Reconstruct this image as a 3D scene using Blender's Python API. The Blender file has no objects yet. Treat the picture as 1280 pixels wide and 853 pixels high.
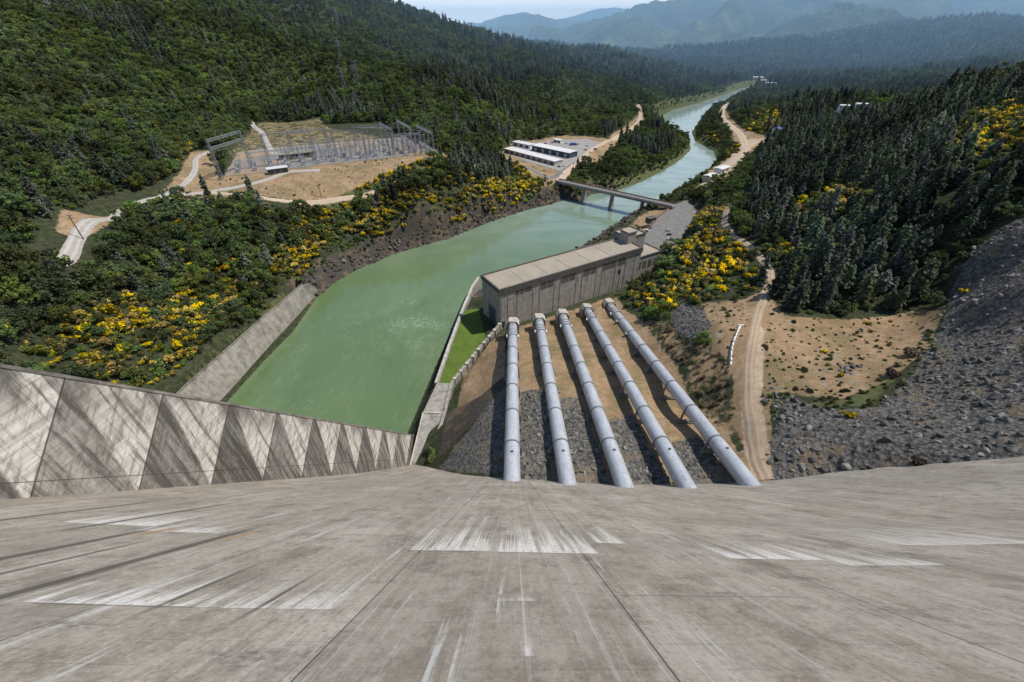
import bpy, bmesh, math, random
import numpy as np
from mathutils import Vector, Matrix, noise as mnoise
random.seed(7)
rng = np.random.default_rng(11)
scene = bpy.context.scene
C = scene.collection
rad = math.radians

# ------------------------------------------------------------------ helpers
def tag(o, label=None, cat=None, group=None, kind=None):
    if label: o['label'] = label
    if cat: o['category'] = cat
    if group: o['group'] = group
    if kind: o['kind'] = kind
    return o

def empty(name, loc=(0, 0, 0), rz=0.0):
    o = bpy.data.objects.new(name, None)
    C.objects.link(o)
    o.location = loc
    o.rotation_euler = (0, 0, rz)
    o.empty_display_size = 0.5
    return o

class MB:
    """collects geometry for one mesh object"""
    def __init__(s):
        s.v = []; s.f = []; s.m = []; s.sm = []
    def add(s, vs, fs, mi=0, smooth=False):
        b = len(s.v)
        s.v.extend(tuple(p) for p in vs)
        for f in fs:
            s.f.append(tuple(i + b for i in f)); s.m.append(mi); s.sm.append(smooth)
    def prism(s, base, z0, z1, mi=0):
        """vertical prism over a ccw outline"""
        n = len(base)
        vs = [(x, y, z0) for x, y in base] + [(x, y, z1) for x, y in base]
        fs = [(i, (i + 1) % n, n + (i + 1) % n, n + i) for i in range(n)]
        fs += [tuple(range(n - 1, -1, -1)), tuple(range(n, 2 * n))]
        s.add(vs, fs, mi)
    def hexa(s, p, mi=0):
        """eight corners: bottom ccw four, top ccw four"""
        s.add(p, [(3, 2, 1, 0), (4, 5, 6, 7), (0, 1, 5, 4), (1, 2, 6, 5), (2, 3, 7, 6), (3, 0, 4, 7)], mi)
    def box(s, x0, x1, y0, y1, z0, z1, mi=0):
        s.hexa([(x0, y0, z0), (x1, y0, z0), (x1, y1, z0), (x0, y1, z0), (x0, y0, z1), (x1, y0, z1), (x1, y1, z1), (x0, y1, z1)], mi)
    def bar(s, a, b, w, mi=0, h=None):
        """square bar from a to b"""
        a = Vector(a); b = Vector(b); d = b - a
        if d.length < 1e-6: return
        d.normalize()
        up = Vector((0, 0, 1)) if abs(d.z) < .95 else Vector((1, 0, 0))
        r = d.cross(up).normalized(); u = r.cross(d).normalized()
        h = h or w
        q = [r * (-w / 2) + u * (-h / 2), r * (w / 2) + u * (-h / 2), r * (w / 2) + u * (h / 2), r * (-w / 2) + u * (h / 2)]
        vs = [a + t for t in q] + [b + t for t in q]
        s.add(vs, [(0, 1, 2, 3), (7, 6, 5, 4), (0, 4, 5, 1), (1, 5, 6, 2), (2, 6, 7, 3), (3, 7, 4, 0)], mi)
    def tube(s, a, b, r0, r1=None, n=12, mi=0, caps=True, smooth=True):
        a = Vector(a); b = Vector(b); d = (b - a).normalized()
        r1 = r0 if r1 is None else r1
        up = Vector((0, 0, 1)) if abs(d.z) < .95 else Vector((1, 0, 0))
        r = d.cross(up).normalized(); u = r.cross(d).normalized()
        vs = []
        for c, rr in ((a, r0), (b, r1)):
            for i in range(n):
                t = 2 * math.pi * i / n
                vs.append(c + r * (rr * math.cos(t)) + u * (rr * math.sin(t)))
        fs = [(i, n + i, n + (i + 1) % n, (i + 1) % n) for i in range(n)]
        s.add(vs, fs, mi, smooth)
        if caps:
            s.add(vs[:n], [tuple(range(n))], mi)
            s.add(vs[n:], [tuple(range(n - 1, -1, -1))], mi)
    def wall(s, pts, w, z0, z1, mi=0):
        """upright wall along a polyline of (x,y[,ztop])"""
        for i in range(len(pts) - 1):
            a = Vector(pts[i][:2]); b = Vector(pts[i + 1][:2]); d = (b - a).normalized(); n = Vector((-d.y, d.x)) * (w / 2)
            za = pts[i][2] if len(pts[i]) > 2 else z1; zb = pts[i + 1][2] if len(pts[i + 1]) > 2 else z1
            e = d * (w * .02)
            a = a - e; b = b + e
            s.hexa([(a.x - n.x, a.y - n.y, z0), (b.x - n.x, b.y - n.y, z0), (b.x + n.x, b.y + n.y, z0), (a.x + n.x, a.y + n.y, z0),
                    (a.x - n.x, a.y - n.y, za), (b.x - n.x, b.y - n.y, zb), (b.x + n.x, b.y + n.y, zb), (a.x + n.x, a.y + n.y, za)], mi)
    def mesh(s, name, mats):
        me = bpy.data.meshes.new(name)
        me.from_pydata(s.v, [], s.f)
        for m in (mats if isinstance(mats, (list, tuple)) else [mats]): me.materials.append(m)
        me.polygons.foreach_set('material_index', s.m)
        me.polygons.foreach_set('use_smooth', s.sm)
        me.update()
        return me
    def build(s, name, mats, parent=None, loc=None):
        o = bpy.data.objects.new(name, s.mesh(name, mats))
        C.objects.link(o)
        if parent: o.parent = parent
        if loc: o.location = loc
        return o

def fast_mesh(name, verts, quads, mats, mi=None, smooth=False):
    """numpy arrays -> mesh; quads is an (n,k) int array"""
    me = bpy.data.meshes.new(name)
    n, k = quads.shape
    me.vertices.add(len(verts)); me.vertices.foreach_set('co', np.asarray(verts, dtype=np.float32).ravel())
    me.loops.add(n * k); me.loops.foreach_set('vertex_index', quads.astype(np.int32).ravel())
    me.polygons.add(n)
    me.polygons.foreach_set('loop_start', np.arange(0, n * k, k, dtype=np.int32))
    me.polygons.foreach_set('loop_total', np.full(n, k, dtype=np.int32))
    for m in mats: me.materials.append(m)
    if mi is not None: me.polygons.foreach_set('material_index', np.asarray(mi, dtype=np.int32))
    me.polygons.foreach_set('use_smooth', np.full(n, smooth, dtype=bool))
    me.update(calc_edges=True)
    return me

def copy_tree(o, parent=None):
    c = o.copy(); C.objects.link(c)
    if parent: c.parent = parent
    for ch in list(o.children): copy_tree(ch, c)
    return c

# ------------------------------------------------------------------ materials
class NT:
    def __init__(s, name, rough=.8, spec=.3):
        s.mat = bpy.data.materials.new(name); s.mat.use_nodes = True
        s.t = s.mat.node_tree; s.b = s.t.nodes['Principled BSDF']
        s.b.inputs['Roughness'].default_value = rough
        s.b.inputs['Specular IOR Level'].default_value = spec
    def n(s, kind, **kw):
        nd = s.t.nodes.new(kind)
        for k, v in kw.items():
            if hasattr(nd, k): setattr(nd, k, v)
        return nd
    def put(s, sock, v):
        if isinstance(v, bpy.types.NodeSocket): s.t.links.new(v, sock)
        elif v is not None:
            if sock.type == 'RGBA' and len(v) == 3: v = (*v, 1)
            sock.default_value = v
    def pos(s): return s.n('ShaderNodeNewGeometry').outputs['Position']
    def objco(s): return s.n('ShaderNodeTexCoord').outputs['Object']
    def uv(s): return s.n('ShaderNodeTexCoord').outputs['UV']
    def attr(s, name): 
        a = s.n('ShaderNodeAttribute'); a.attribute_name = name
        return a
    def sep(s, v):
        q = s.n('ShaderNodeSeparateXYZ'); s.put(q.inputs[0], v); return q.outputs
    def comb(s, x, y, z):
        q = s.n('ShaderNodeCombineXYZ')
        for i, a in enumerate((x, y, z)): s.put(q.inputs[i], a)
        return q.outputs[0]
    def scale(s, v, k):
        q = s.n('ShaderNodeVectorMath', operation='MULTIPLY'); s.put(q.inputs[0], v); q.inputs[1].default_value = k; return q.outputs[0]
    def noise(s, v, sc, det=4, rough=.6, dist=0, col=False):
        q = s.n('ShaderNodeTexNoise'); s.put(q.inputs['Vector'], v)
        q.inputs['Scale'].default_value = sc; q.inputs['Detail'].default_value = det
        q.inputs['Roughness'].default_value = rough; q.inputs['Distortion'].default_value = dist
        return q.outputs['Color' if col else 'Fac']
    def voro(s, v, sc, out='Distance', feature='F1'):
        q = s.n('ShaderNodeTexVoronoi'); q.feature = feature; s.put(q.inputs['Vector'], v); q.inputs['Scale'].default_value = sc
        return q.outputs[out]
    def m(s, op, a, b=None, c=None):
        q = s.n('ShaderNodeMath', operation=op)
        for i, x in enumerate((a, b, c)):
            if x is not None: s.put(q.inputs[i], x)
        return q.outputs[0]
    def ss(s, x, a, b):
        q = s.n('ShaderNodeMapRange'); q.interpolation_type = 'SMOOTHSTEP'; s.put(q.inputs[0], x)
        s.put(q.inputs[1], a); s.put(q.inputs[2], b)
        if isinstance(a, (int, float)) and isinstance(b, (int, float)) and a > b:
            q.inputs[1].default_value = b; q.inputs[2].default_value = a; q.inputs[3].default_value = 1; q.inputs[4].default_value = 0
        return q.outputs[0]
    def mix(s, f, a, b, mode='MIX'):
        q = s.n('ShaderNodeMix', data_type='RGBA'); q.blend_type = mode
        s.put(q.inputs[0], f); s.put(q.inputs[6], a); s.put(q.inputs[7], b); return q.outputs[2]
    def ramp(s, f, stops):
        q = s.n('ShaderNodeValToRGB'); e = q.color_ramp.elements
        while len(e) < len(stops): e.new(.5)
        for i, (p, c) in enumerate(stops):
            e[i].position = p; e[i].color = (*c, 1) if len(c) == 3 else c
        s.put(q.inputs[0], f); return q.outputs[0]
    def bump(s, h, st=.4, dist=.1):
        q = s.n('ShaderNodeBump'); q.inputs['Strength'].default_value = st; q.inputs['Distance'].default_value = dist
        s.put(q.inputs['Height'], h); s.t.links.new(q.outputs[0], s.b.inputs['Normal'])
    def col(s, c): s.put(s.b.inputs['Base Color'], c); return s.mat
    def set(s, **kw):
        for k, v in kw.items(): s.put(s.b.inputs[k.replace('_', ' ')], v)
        return s.mat

def plain(name, c, rough=.6, var=.15, sc=1.5, metal=0., spec=.3):
    """a painted or bare surface with mottled tone"""
    k = NT(name, rough, spec)
    p = k.objco()
    f = k.noise(p, sc, 5, .65)
    d = tuple(x * (1 - var * 1.6) for x in c); l = tuple(min(1, x * (1 + var)) for x in c)
    k.b.inputs['Metallic'].default_value = metal
    return k.col(k.ramp(f, [(.3, d), (.7, l)]))

def concrete(name, lo, hi, zs=.06, hs=.5, stain=.5, lift=1.5):
    """weathered concrete: stains running down in world z, lift lines"""
    k = NT(name, .85, .2)
    p = k.pos()
    a = k.noise(k.scale(p, (hs, hs, zs)), 1.0, 5, .7)
    b = k.noise(p, .35, 5, .6)
    c = k.mix(k.ss(a, .3, .7), lo, hi)
    c = k.mix(k.m('MULTIPLY', k.ss(b, .45, .7), stain), c, tuple(x * .45 for x in lo))
    z = k.sep(p)[2]
    if lift:
        fr = k.m('FRACT', k.m('DIVIDE', z, lift))
        ln = k.ss(fr, .07, .0)
        c = k.mix(k.m('MULTIPLY', ln, .3), c, tuple(x * .5 for x in lo))
    k.bump(k.noise(p, 3., 6, .7), .25, .05)
    return k.col(c)

# ------------------------------------------------------------------ the lie of the land (heights in metres above the river)
DAM_H, DAM_R = 152.0, 762.0
def face_y(d):
    d = np.asarray(d, dtype=float)
    return .8 * d - 8.6 + np.maximum(0, d - 95) ** 2 * .0012
def plan_shift(s):
    return np.interp(s, [-200, -6, 0, 8, 15, 22, 30, 38, 47, 57, 67, 76, 84, 92, 107, 120, 135, 300], [0, 0, -.1, -.5, -1.15, -1.8, -2.4, -3.0, -3.55, -4.15, -4.5, -4.5, -4.1, -3.4, -1.7, -.6, 0, 0])

RIVER_L = [(-150, 100), (-145.8, 153.8, 0.0), (-142.4, 189.4, 0.0), (-138.1, 217.4, 0.0), (-139.0, 260.0, 0.0), (-134.6, 280.0, 0.0), (-125.6, 299.6, 0.0), (-101.6, 332.1, 0.0), (-80.8, 348.7, 0.0), (-58.4, 366.5, 0.0), (-23.7, 406.6, 0.0), (17.0, 444.0, 0.0), (43.8, 462.0, 0.0), (59.5, 478.5, 0.0), (72.9, 470.1, 0.0), (92.8, 495.9, 0.0), (123.1, 508.1, 0.0), (160.3, 544.4, 0.0), (206.9, 601.2, 0.0), (247.2, 659.1, 0.0), (287.0, 727.2, 0.0), (316.8, 822.5, 0.0), (306.1, 915.9, 0.0), (304.8, 1009.3, 0.0), (384.4, 1146.5, 0.0), (481.4, 1258.3, 0.0), (612.2, 1429.5, 0.0), (756.1, 1624.8, 0.0), (941.9, 1814.7, 0.0)]
RIVER_R = [(-50, 90), (-48.5, 132.8, 0.0), (-42.6, 182.2, 0.0), (-33.2, 251.3, 0.0), (-25.4, 266.8, 0.0), (0.0, 286.3, 0.0), (67.5, 353.9, 0.0), (96.5, 393.9, 0.0), (110.6, 413.2, 0.0), (135.8, 444.0, 0.0), (152.6, 459.4, 0.0), (168.6, 475.7, 0.0), (193.1, 505.0, 0.0), (238.1, 566.0, 0.0), (269.4, 605.4, 0.0), (300.2, 659.1, 0.0), (317.7, 710.5, 0.0), (315.8, 795.1, 0.0), (339.1, 874.8, 0.0), (402.4, 1009.3, 0.0), (496.4, 1172.7, 0.0), (609.4, 1338.9, 0.0), (740.9, 1532.2, 0.0), (892.0, 1701.4, 0.0)]
RIVER = np.array([p[:2] for p in RIVER_L] + [p[:2] for p in RIVER_R[::-1]], dtype=float)

CTRL = [
 # against the dam and behind it
 (-200,60,75),(-150,60,40),(-60,60,0),(-41,109,9),(-36,103,12),(-28,96,21),(-15,86,36),(0,77,45),(30,76,46),(66,80,44.5),(65,92,40.5),(75,92,43.5),(88,72,53),(110,58,78),(140,50,95),(180,42,114),(240,40,125),(320,60,130),(-20,50,30),(10,50,46),(67,45,50),(120,20,85),(200,0,115),
 # pipe corridor and powerhouse bench
 (7,100,40),(37,100,40),(62,100,40),(7,130,33),(37,130,33),(62,130,32),(7,160,25),(37,160,25),(64,160,26),(0,190,16),(20,195,16),(36,203,15.5),(55,212,15),(64,222,15),
 (-3,120,33),(-3,150,25),(-5,175,19),(-18,120,24),(-14,150,17),(-15,140,19),(-25,130,13),(-28,150,10),(-20,175,9),(-10,200,10),(-30,115,14),(-34,125,11),(-30,200,7),(-25,240,7),(-22,262,5),
 (73,122,31),(84,120,44.5),(76,100,38.5),(86,105,45),(75,150,34),(86,152,46),(80,180,33),
 # plateau and dirt track
 (73.5, 74.8, 49.0),(80.0, 99.6, 48.0),(95.7, 133.4, 49.0),(120.7, 176.0, 50.0),(138.2, 201.0, 50.0),(141.8, 234.0, 49.0),(143.4, 270.7, 47.0),(158.3, 312.5, 45.0),(79.7, 146.9, 43.0),(87.6, 177.0, 38.0),(94.9, 161.2, 46.0),(79.8, 185.5, 30.0),(75.8, 214.9, 22.0),(100.7, 226.1, 32.0),(121.1, 246.7, 38.0),(134.2, 305.5, 24.0),
 (134.8, 136.1, 51.0),(172.1, 149.0, 54.0),(84.1, 81.1, 54.0),(98.7, 74.5, 62.0),(124.3, 82.3, 66.0),(149.0, 95.9, 75.0),(166.2, 127.6, 61.0),(176.5, 130.0, 83.0),(198.3, 158.8, 92.0),(202.3, 172.6, 76.0),(186.6, 158.7, 60.0),(210.3, 206.5, 86.0),(237.9, 208.1, 104.0),(299.6, 281.5, 118.0),(121.6, 102.7, 56.0),(193.8, 173.4, 68.0),
 (126.4, 155.1, 50.0),(152.3, 204.4, 53.0),(184.2, 219.6, 60.0),(171.0, 177.4, 62.0),(196.4, 325.5, 48.0),(271.2, 484.6, 32.0),(284.4, 442.3, 50.0),(211.7, 244.1, 74.0),(288.8, 355.2, 76.0),(404.2, 517.9, 74.0),(277.6, 289.2, 104.0),(423.8, 686.9, 38.0),(567.8, 950.1, 40.0),(377.5, 726.8, 20.0),(564.6, 827.8, 52.0),(334.6, 322.3, 125.0),(444.9, 483.2, 102.0),
 # lot, road and right bank
 (125.9, 331.8, 13.0),(110.1, 334.2, 12.0),(164.8, 388.3, 13.0),(170.6, 429.9, 13.0),(153.6, 406.0, 13.0),(125.7, 366.1, 10.0),(94.7, 369.2, 5.0),(72.7, 344.6, 4.0),(229.3, 508.6, 10.0),(278.7, 585.6, 12.0),(326.9, 650.4, 15.0),(367.0, 689.3, 18.0),(430.7, 935.2, 14.0),(364.4, 867.7, 8.0),(297.4, 704.8, 7.0),(518.2, 1175.5, 10.0),
 # left bank bench
 (-157,150,15),(-143,256,14),(-158.2, 160.6, 18.0),(-160.4, 208.3, 15.0),(-172.2, 185.5, 30.0),(-177.5, 153.6, 38.0),(-181.0, 129.6, 50.0),(-187.1, 123.9, 60.0),(-226.1, 202.3, 54.0),(-213.3, 161.0, 74.0),(-218.1, 248.2, 48.0),(-264.3, 268.0, 55.0),(-267.4, 292.8, 54.0),(-269.1, 237.8, 76.0),(-271.9, 225.3, 80.0),(-317.3, 277.5, 88.0),
 (-166.7, 268.4, 22.0),(-158.5, 308.9, 29.0),(-182.8, 324.9, 42.0),(-209.7, 328.8, 50.0),(-153.3, 319.8, 18.0),(-142.4, 275.5, 9.0),(-154.5, 260.0, 14.0),(-140.4, 352.6, 36.0),(-116.9, 361.5, 31.0),(-126.2, 336.6, 18.0),(-132.8, 379.6, 46.0),(-163.0, 368.9, 49.0),(-82.7, 367.5, 38.0),(-72.8, 426.6, 50.0),(-32.2, 436.9, 30.0),(0.0, 467.4, 24.0),(25.5, 459.2, 18.0),(-58.6, 379.9, 16.0),(-94.4, 341.6, 16.0),(-125.7, 307.3, 10.0),
 (-242.5, 365.1, 52.0),(-172.9, 398.3, 52.0),(-76.9, 456.8, 52.0),(-331.4, 601.7, 54.0),(-172.0, 631.5, 54.0),(-261.6, 335.8, 54.0),(-285.0, 398.9, 60.0),
 (44.5, 481.8, 14.0),(20.6, 576.7, 19.0),(68.2, 646.5, 19.0),(-10.9, 617.1, 22.0),(116.9, 667.1, 18.0),(74.4, 549.2, 16.0),(38.0, 522.8, 18.0),(-36.5, 513.0, 38.0),(-62.2, 505.5, 48.0),(157.0, 759.7, 20.0),(262.4, 988.5, 18.0),(204.0, 728.7, 8.0),(129.8, 602.3, 8.0),(264.0, 756.2, 5.0),
 # left hills
 (-380.1, 350.0, 99.3),(-434.3, 420.0, 119.1),(-513.2, 520.0, 145.5),(-623.0, 660.0, 183.4),(-807.4, 900.0, 253.8),(-584.1, 900.0, 194.8),(-495.3, 730.0, 142.9),(-433.7, 610.0, 104.3),(-388.2, 520.0, 73.7),(-314.9, 450.0, 63.1),(-453.7, 520.0, 111.3),(-396.7, 420.0, 69.0),(-572.5, 700.0, 160.6),(-455.1, 860.0, 130.4),(-408.8, 730.0, 74.4),(-367.4, 680.0, 54.7),
 (-460.2, 1300.0, 213.9),(-388.6, 1050.0, 138.9),(-329.6, 850.0, 85.5),(-274.0, 745.0, 56.5),(-378.8, 1500.0, 209.5),(-566.8, 1150.0, 232.7),(-552.0, 1600.0, 281.9),(-242.3, 1600.0, 171.6),(-99.8, 1620.0, 135.9),(0.0, 1680.0, 109.8),(169.6, 1800.0, 83.6),(377.0, 2000.0, 76.0),(648.9, 2150.0, 36.3),(843.0, 2050.0, -2.7),
 (-116.3, 900.0, 81.6),(-89.6, 660.0, 52.6),(-169.3, 720.0, 54.4),(-253.7, 1000.0, 100.8),(-195.4, 1250.0, 112.6),(-52.1, 790.0, 68.0),(-75.7, 1200.0, 98.5),(13.7, 810.0, 30.0),(17.5, 1080.0, 67.5),(86.5, 850.0, 24.0),(111.5, 1150.0, 62.0),(210.5, 1060.0, 31.7),(268.3, 1010.0, 32.9),(374.1, 1450.0, 42.6),(530.0, 1550.0, 13.5),(24.3, 700.0, 22.6),(-41.6, 600.0, 41.1),
 (-600,1600,250),(-1300,1500,380),(-1300,700,300),(-800,500,210),(-700,250,160),(-450,120,110),(-300,100,85),(-300,2400,110),(300,2500,60),(-1500,2600,300),
 # right hills and the valley beyond
 (420,430,118),(520,380,132),(600,650,62),(800,800,40),(700,300,140),(1000,400,120),(400,100,135),(500,0,150),(600,1000,34),(800,1200,26),(1000,1800,16),(1060,1426,42),(1060,1172,52),(1500,900,70),(700,2200,10),(1000,2300,16),
 (2543.0, 2600.0, 152.0),(2178.9, 2500.0, 89.2),(1757.0, 2400.0, 16.4),(1272.4, 2200.0, -2.0),(1717.0, 1700.0, 76.2),(2200,2400,125),(2600,1500,100),(2600,3000,215),(1500,3000,70),(900,3000,20),(0,3000,90),
]
CT = np.array([c[:3] for c in CTRL], dtype=float)
def _k(ax, ay, bx, by):
    return np.sqrt((ax[:, None] - bx[None]) ** 2 + (ay[:, None] - by[None]) ** 2 + 36.)
_A = -_k(CT[:, 0], CT[:, 1], CT[:, 0], CT[:, 1])
_n = len(CT)
_M = np.zeros((_n + 3, _n + 3)); _M[:_n, :_n] = _A + np.eye(_n) * 2.5
_P = np.c_[np.ones(_n), CT[:, :2] / 1000]; _M[:_n, _n:] = _P; _M[_n:, :_n] = _P.T
_W = np.linalg.solve(_M, np.r_[CT[:, 2], 0, 0, 0])

def poly_sd(x, y, poly):
    """signed distance to a polygon, negative inside"""
    poly = np.asarray(poly, dtype=float)[:, :2]
    d = np.full(x.shape, 1e9); ins = np.zeros(x.shape, bool)
    for i in range(len(poly)):
        a = poly[i]; b = poly[(i + 1) % len(poly)]; e = b - a; L = (e ** 2).sum()
        if L < 1e-9: continue
        t = np.clip(((x - a[0]) * e[0] + (y - a[1]) * e[1]) / L, 0, 1)
        d = np.minimum(d, np.hypot(x - a[0] - t * e[0], y - a[1] - t * e[1]))
        c = (a[1] > y) != (b[1] > y)
        if abs(e[1]) > 1e-9:
            ins ^= c & (x < e[0] * (y - a[1]) / e[1] + a[0])
    return np.where(ins, -d, d)
def line_d(x, y, pts):
    d = np.full(x.shape, 1e9)
    for i in range(len(pts) - 1):
        a = np.array(pts[i][:2], float); b = np.array(pts[i + 1][:2], float); e = b - a; L = (e ** 2).sum()
        if L < 1e-9: continue
        t = np.clip(((x - a[0]) * e[0] + (y - a[1]) * e[1]) / L, 0, 1)
        d = np.minimum(d, np.hypot(x - a[0] - t * e[0], y - a[1] - t * e[1]))
    return d
_rt = np.random.default_rng(3).random((256, 256))
def vnoise(x, y, wl, seed=0):
    """smooth value noise, -1..1, wavelength wl"""
    x = x / wl + seed * 17.31; y = y / wl + seed * 9.77
    xi = np.floor(x).astype(int); yi = np.floor(y).astype(int); fx = x - xi; fy = y - yi
    fx = fx * fx * (3 - 2 * fx); fy = fy * fy * (3 - 2 * fy)
    g = lambda i, j: _rt[i & 255, j & 255]
    return 2 * ((g(xi, yi) * (1 - fx) + g(xi + 1, yi) * fx) * (1 - fy) + (g(xi, yi + 1) * (1 - fx) + g(xi + 1, yi + 1) * fx) * fy) - 1
def fbm(x, y, wl, o=4, seed=0):
    s = 0; a = 1; t = 0
    for i in range(o):
        s = s + a * vnoise(x, y, wl / 2 ** i, seed + i); t += a; a *= .5
    return s / t
def sstep(x, a, b):
    t = np.clip((x - a) / (b - a), 0, 1); return t * t * (3 - 2 * t)

FLATS = [  # levelled ground: outline, height, blend width
 ([(-242.5, 367.5, 52.0), (-175.0, 403.8, 52.0), (-76.3, 463.8, 52.0), (-184.8, 638.1, 52.0), (-338.2, 614.0, 52.0)], 52.0, 14),
 ([(-19.5, 612.2, 19.0), (14.9, 552.4, 19.0), (56.6, 519.3, 18.0), (152.6, 700.9, 18.0), (74.9, 719.7, 19.0), (0.0, 673.0, 19.0)], 18.5, 10),
 ([(99.1, 303.7, 13.0), (117.6, 286.9, 13.0), (180.0, 406.0, 13.0), (178.8, 435.0, 13.0), (161.1, 420.1, 13.0), (119.5, 352.8, 13.0)], 13.0, 6),
 ([(-40,150), (-24,245), (-10,213), (-30,150)], 7.0, 3),
 ([(-12,198), (95,255), (105,275), (60,290), (-20,240)], 10.0, 5),
]
def base_h(x, y):
    x = np.asarray(x, float); y = np.asarray(y, float)
    out = np.empty(x.shape); xr = x.ravel(); yr = y.ravel(); o = out.ravel() if out.flags['C_CONTIGUOUS'] else out.flatten()
    for i in range(0, len(xr), 20000):
        sl = slice(i, i + 20000)
        o[sl] = -_k(xr[sl], yr[sl], CT[:, 0], CT[:, 1]) @ _W[:_n] + _W[_n] + (_W[_n + 1] * xr[sl] + _W[_n + 2] * yr[sl]) / 1000
    return o.reshape(x.shape)
def height(x, y):
    x = np.asarray(x, float); y = np.asarray(y, float)
    h = base_h(x, y)
    rd = poly_sd(x, y, RIVER)
    far = sstep(y, 500, 900) * sstep(np.abs(rd), 30, 200)
    r1 = 1 - np.abs(fbm(x + y * .3, y, 260, 4, 5))
    far = far * (1 + .25 * sstep(y, 1300, 1900) * (x > 300))
    h = h + far * (34 * (r1 - .72) + 10 * fbm(x, y, 90, 3, 9)) * sstep(h, 8, 60)
    mid = 1 - sstep(y, 500, 900)
    h = h + mid * (1.2 * fbm(x, y, 34, 3, 2) + .35 * fbm(x, y, 7, 2, 4)) * sstep(rd, 3, 16)
    for poly, z, w in FLATS:
        s = 1 - sstep(poly_sd(x, y, poly), 0, w)
        h = h * (1 - s) + z * s
    wb = 5 + 8 * (y > 300)
    lw = (y < 262) & (x < -90)
    s = np.where(lw, sstep(rd, 9.5, 12.5), sstep(rd, 0, wb))
    h = np.where(rd > 0, np.maximum(h, .7) * s + .25 * (1 - s), -4.0 * sstep(-rd, 0, 6) + .2)
    return h

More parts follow.
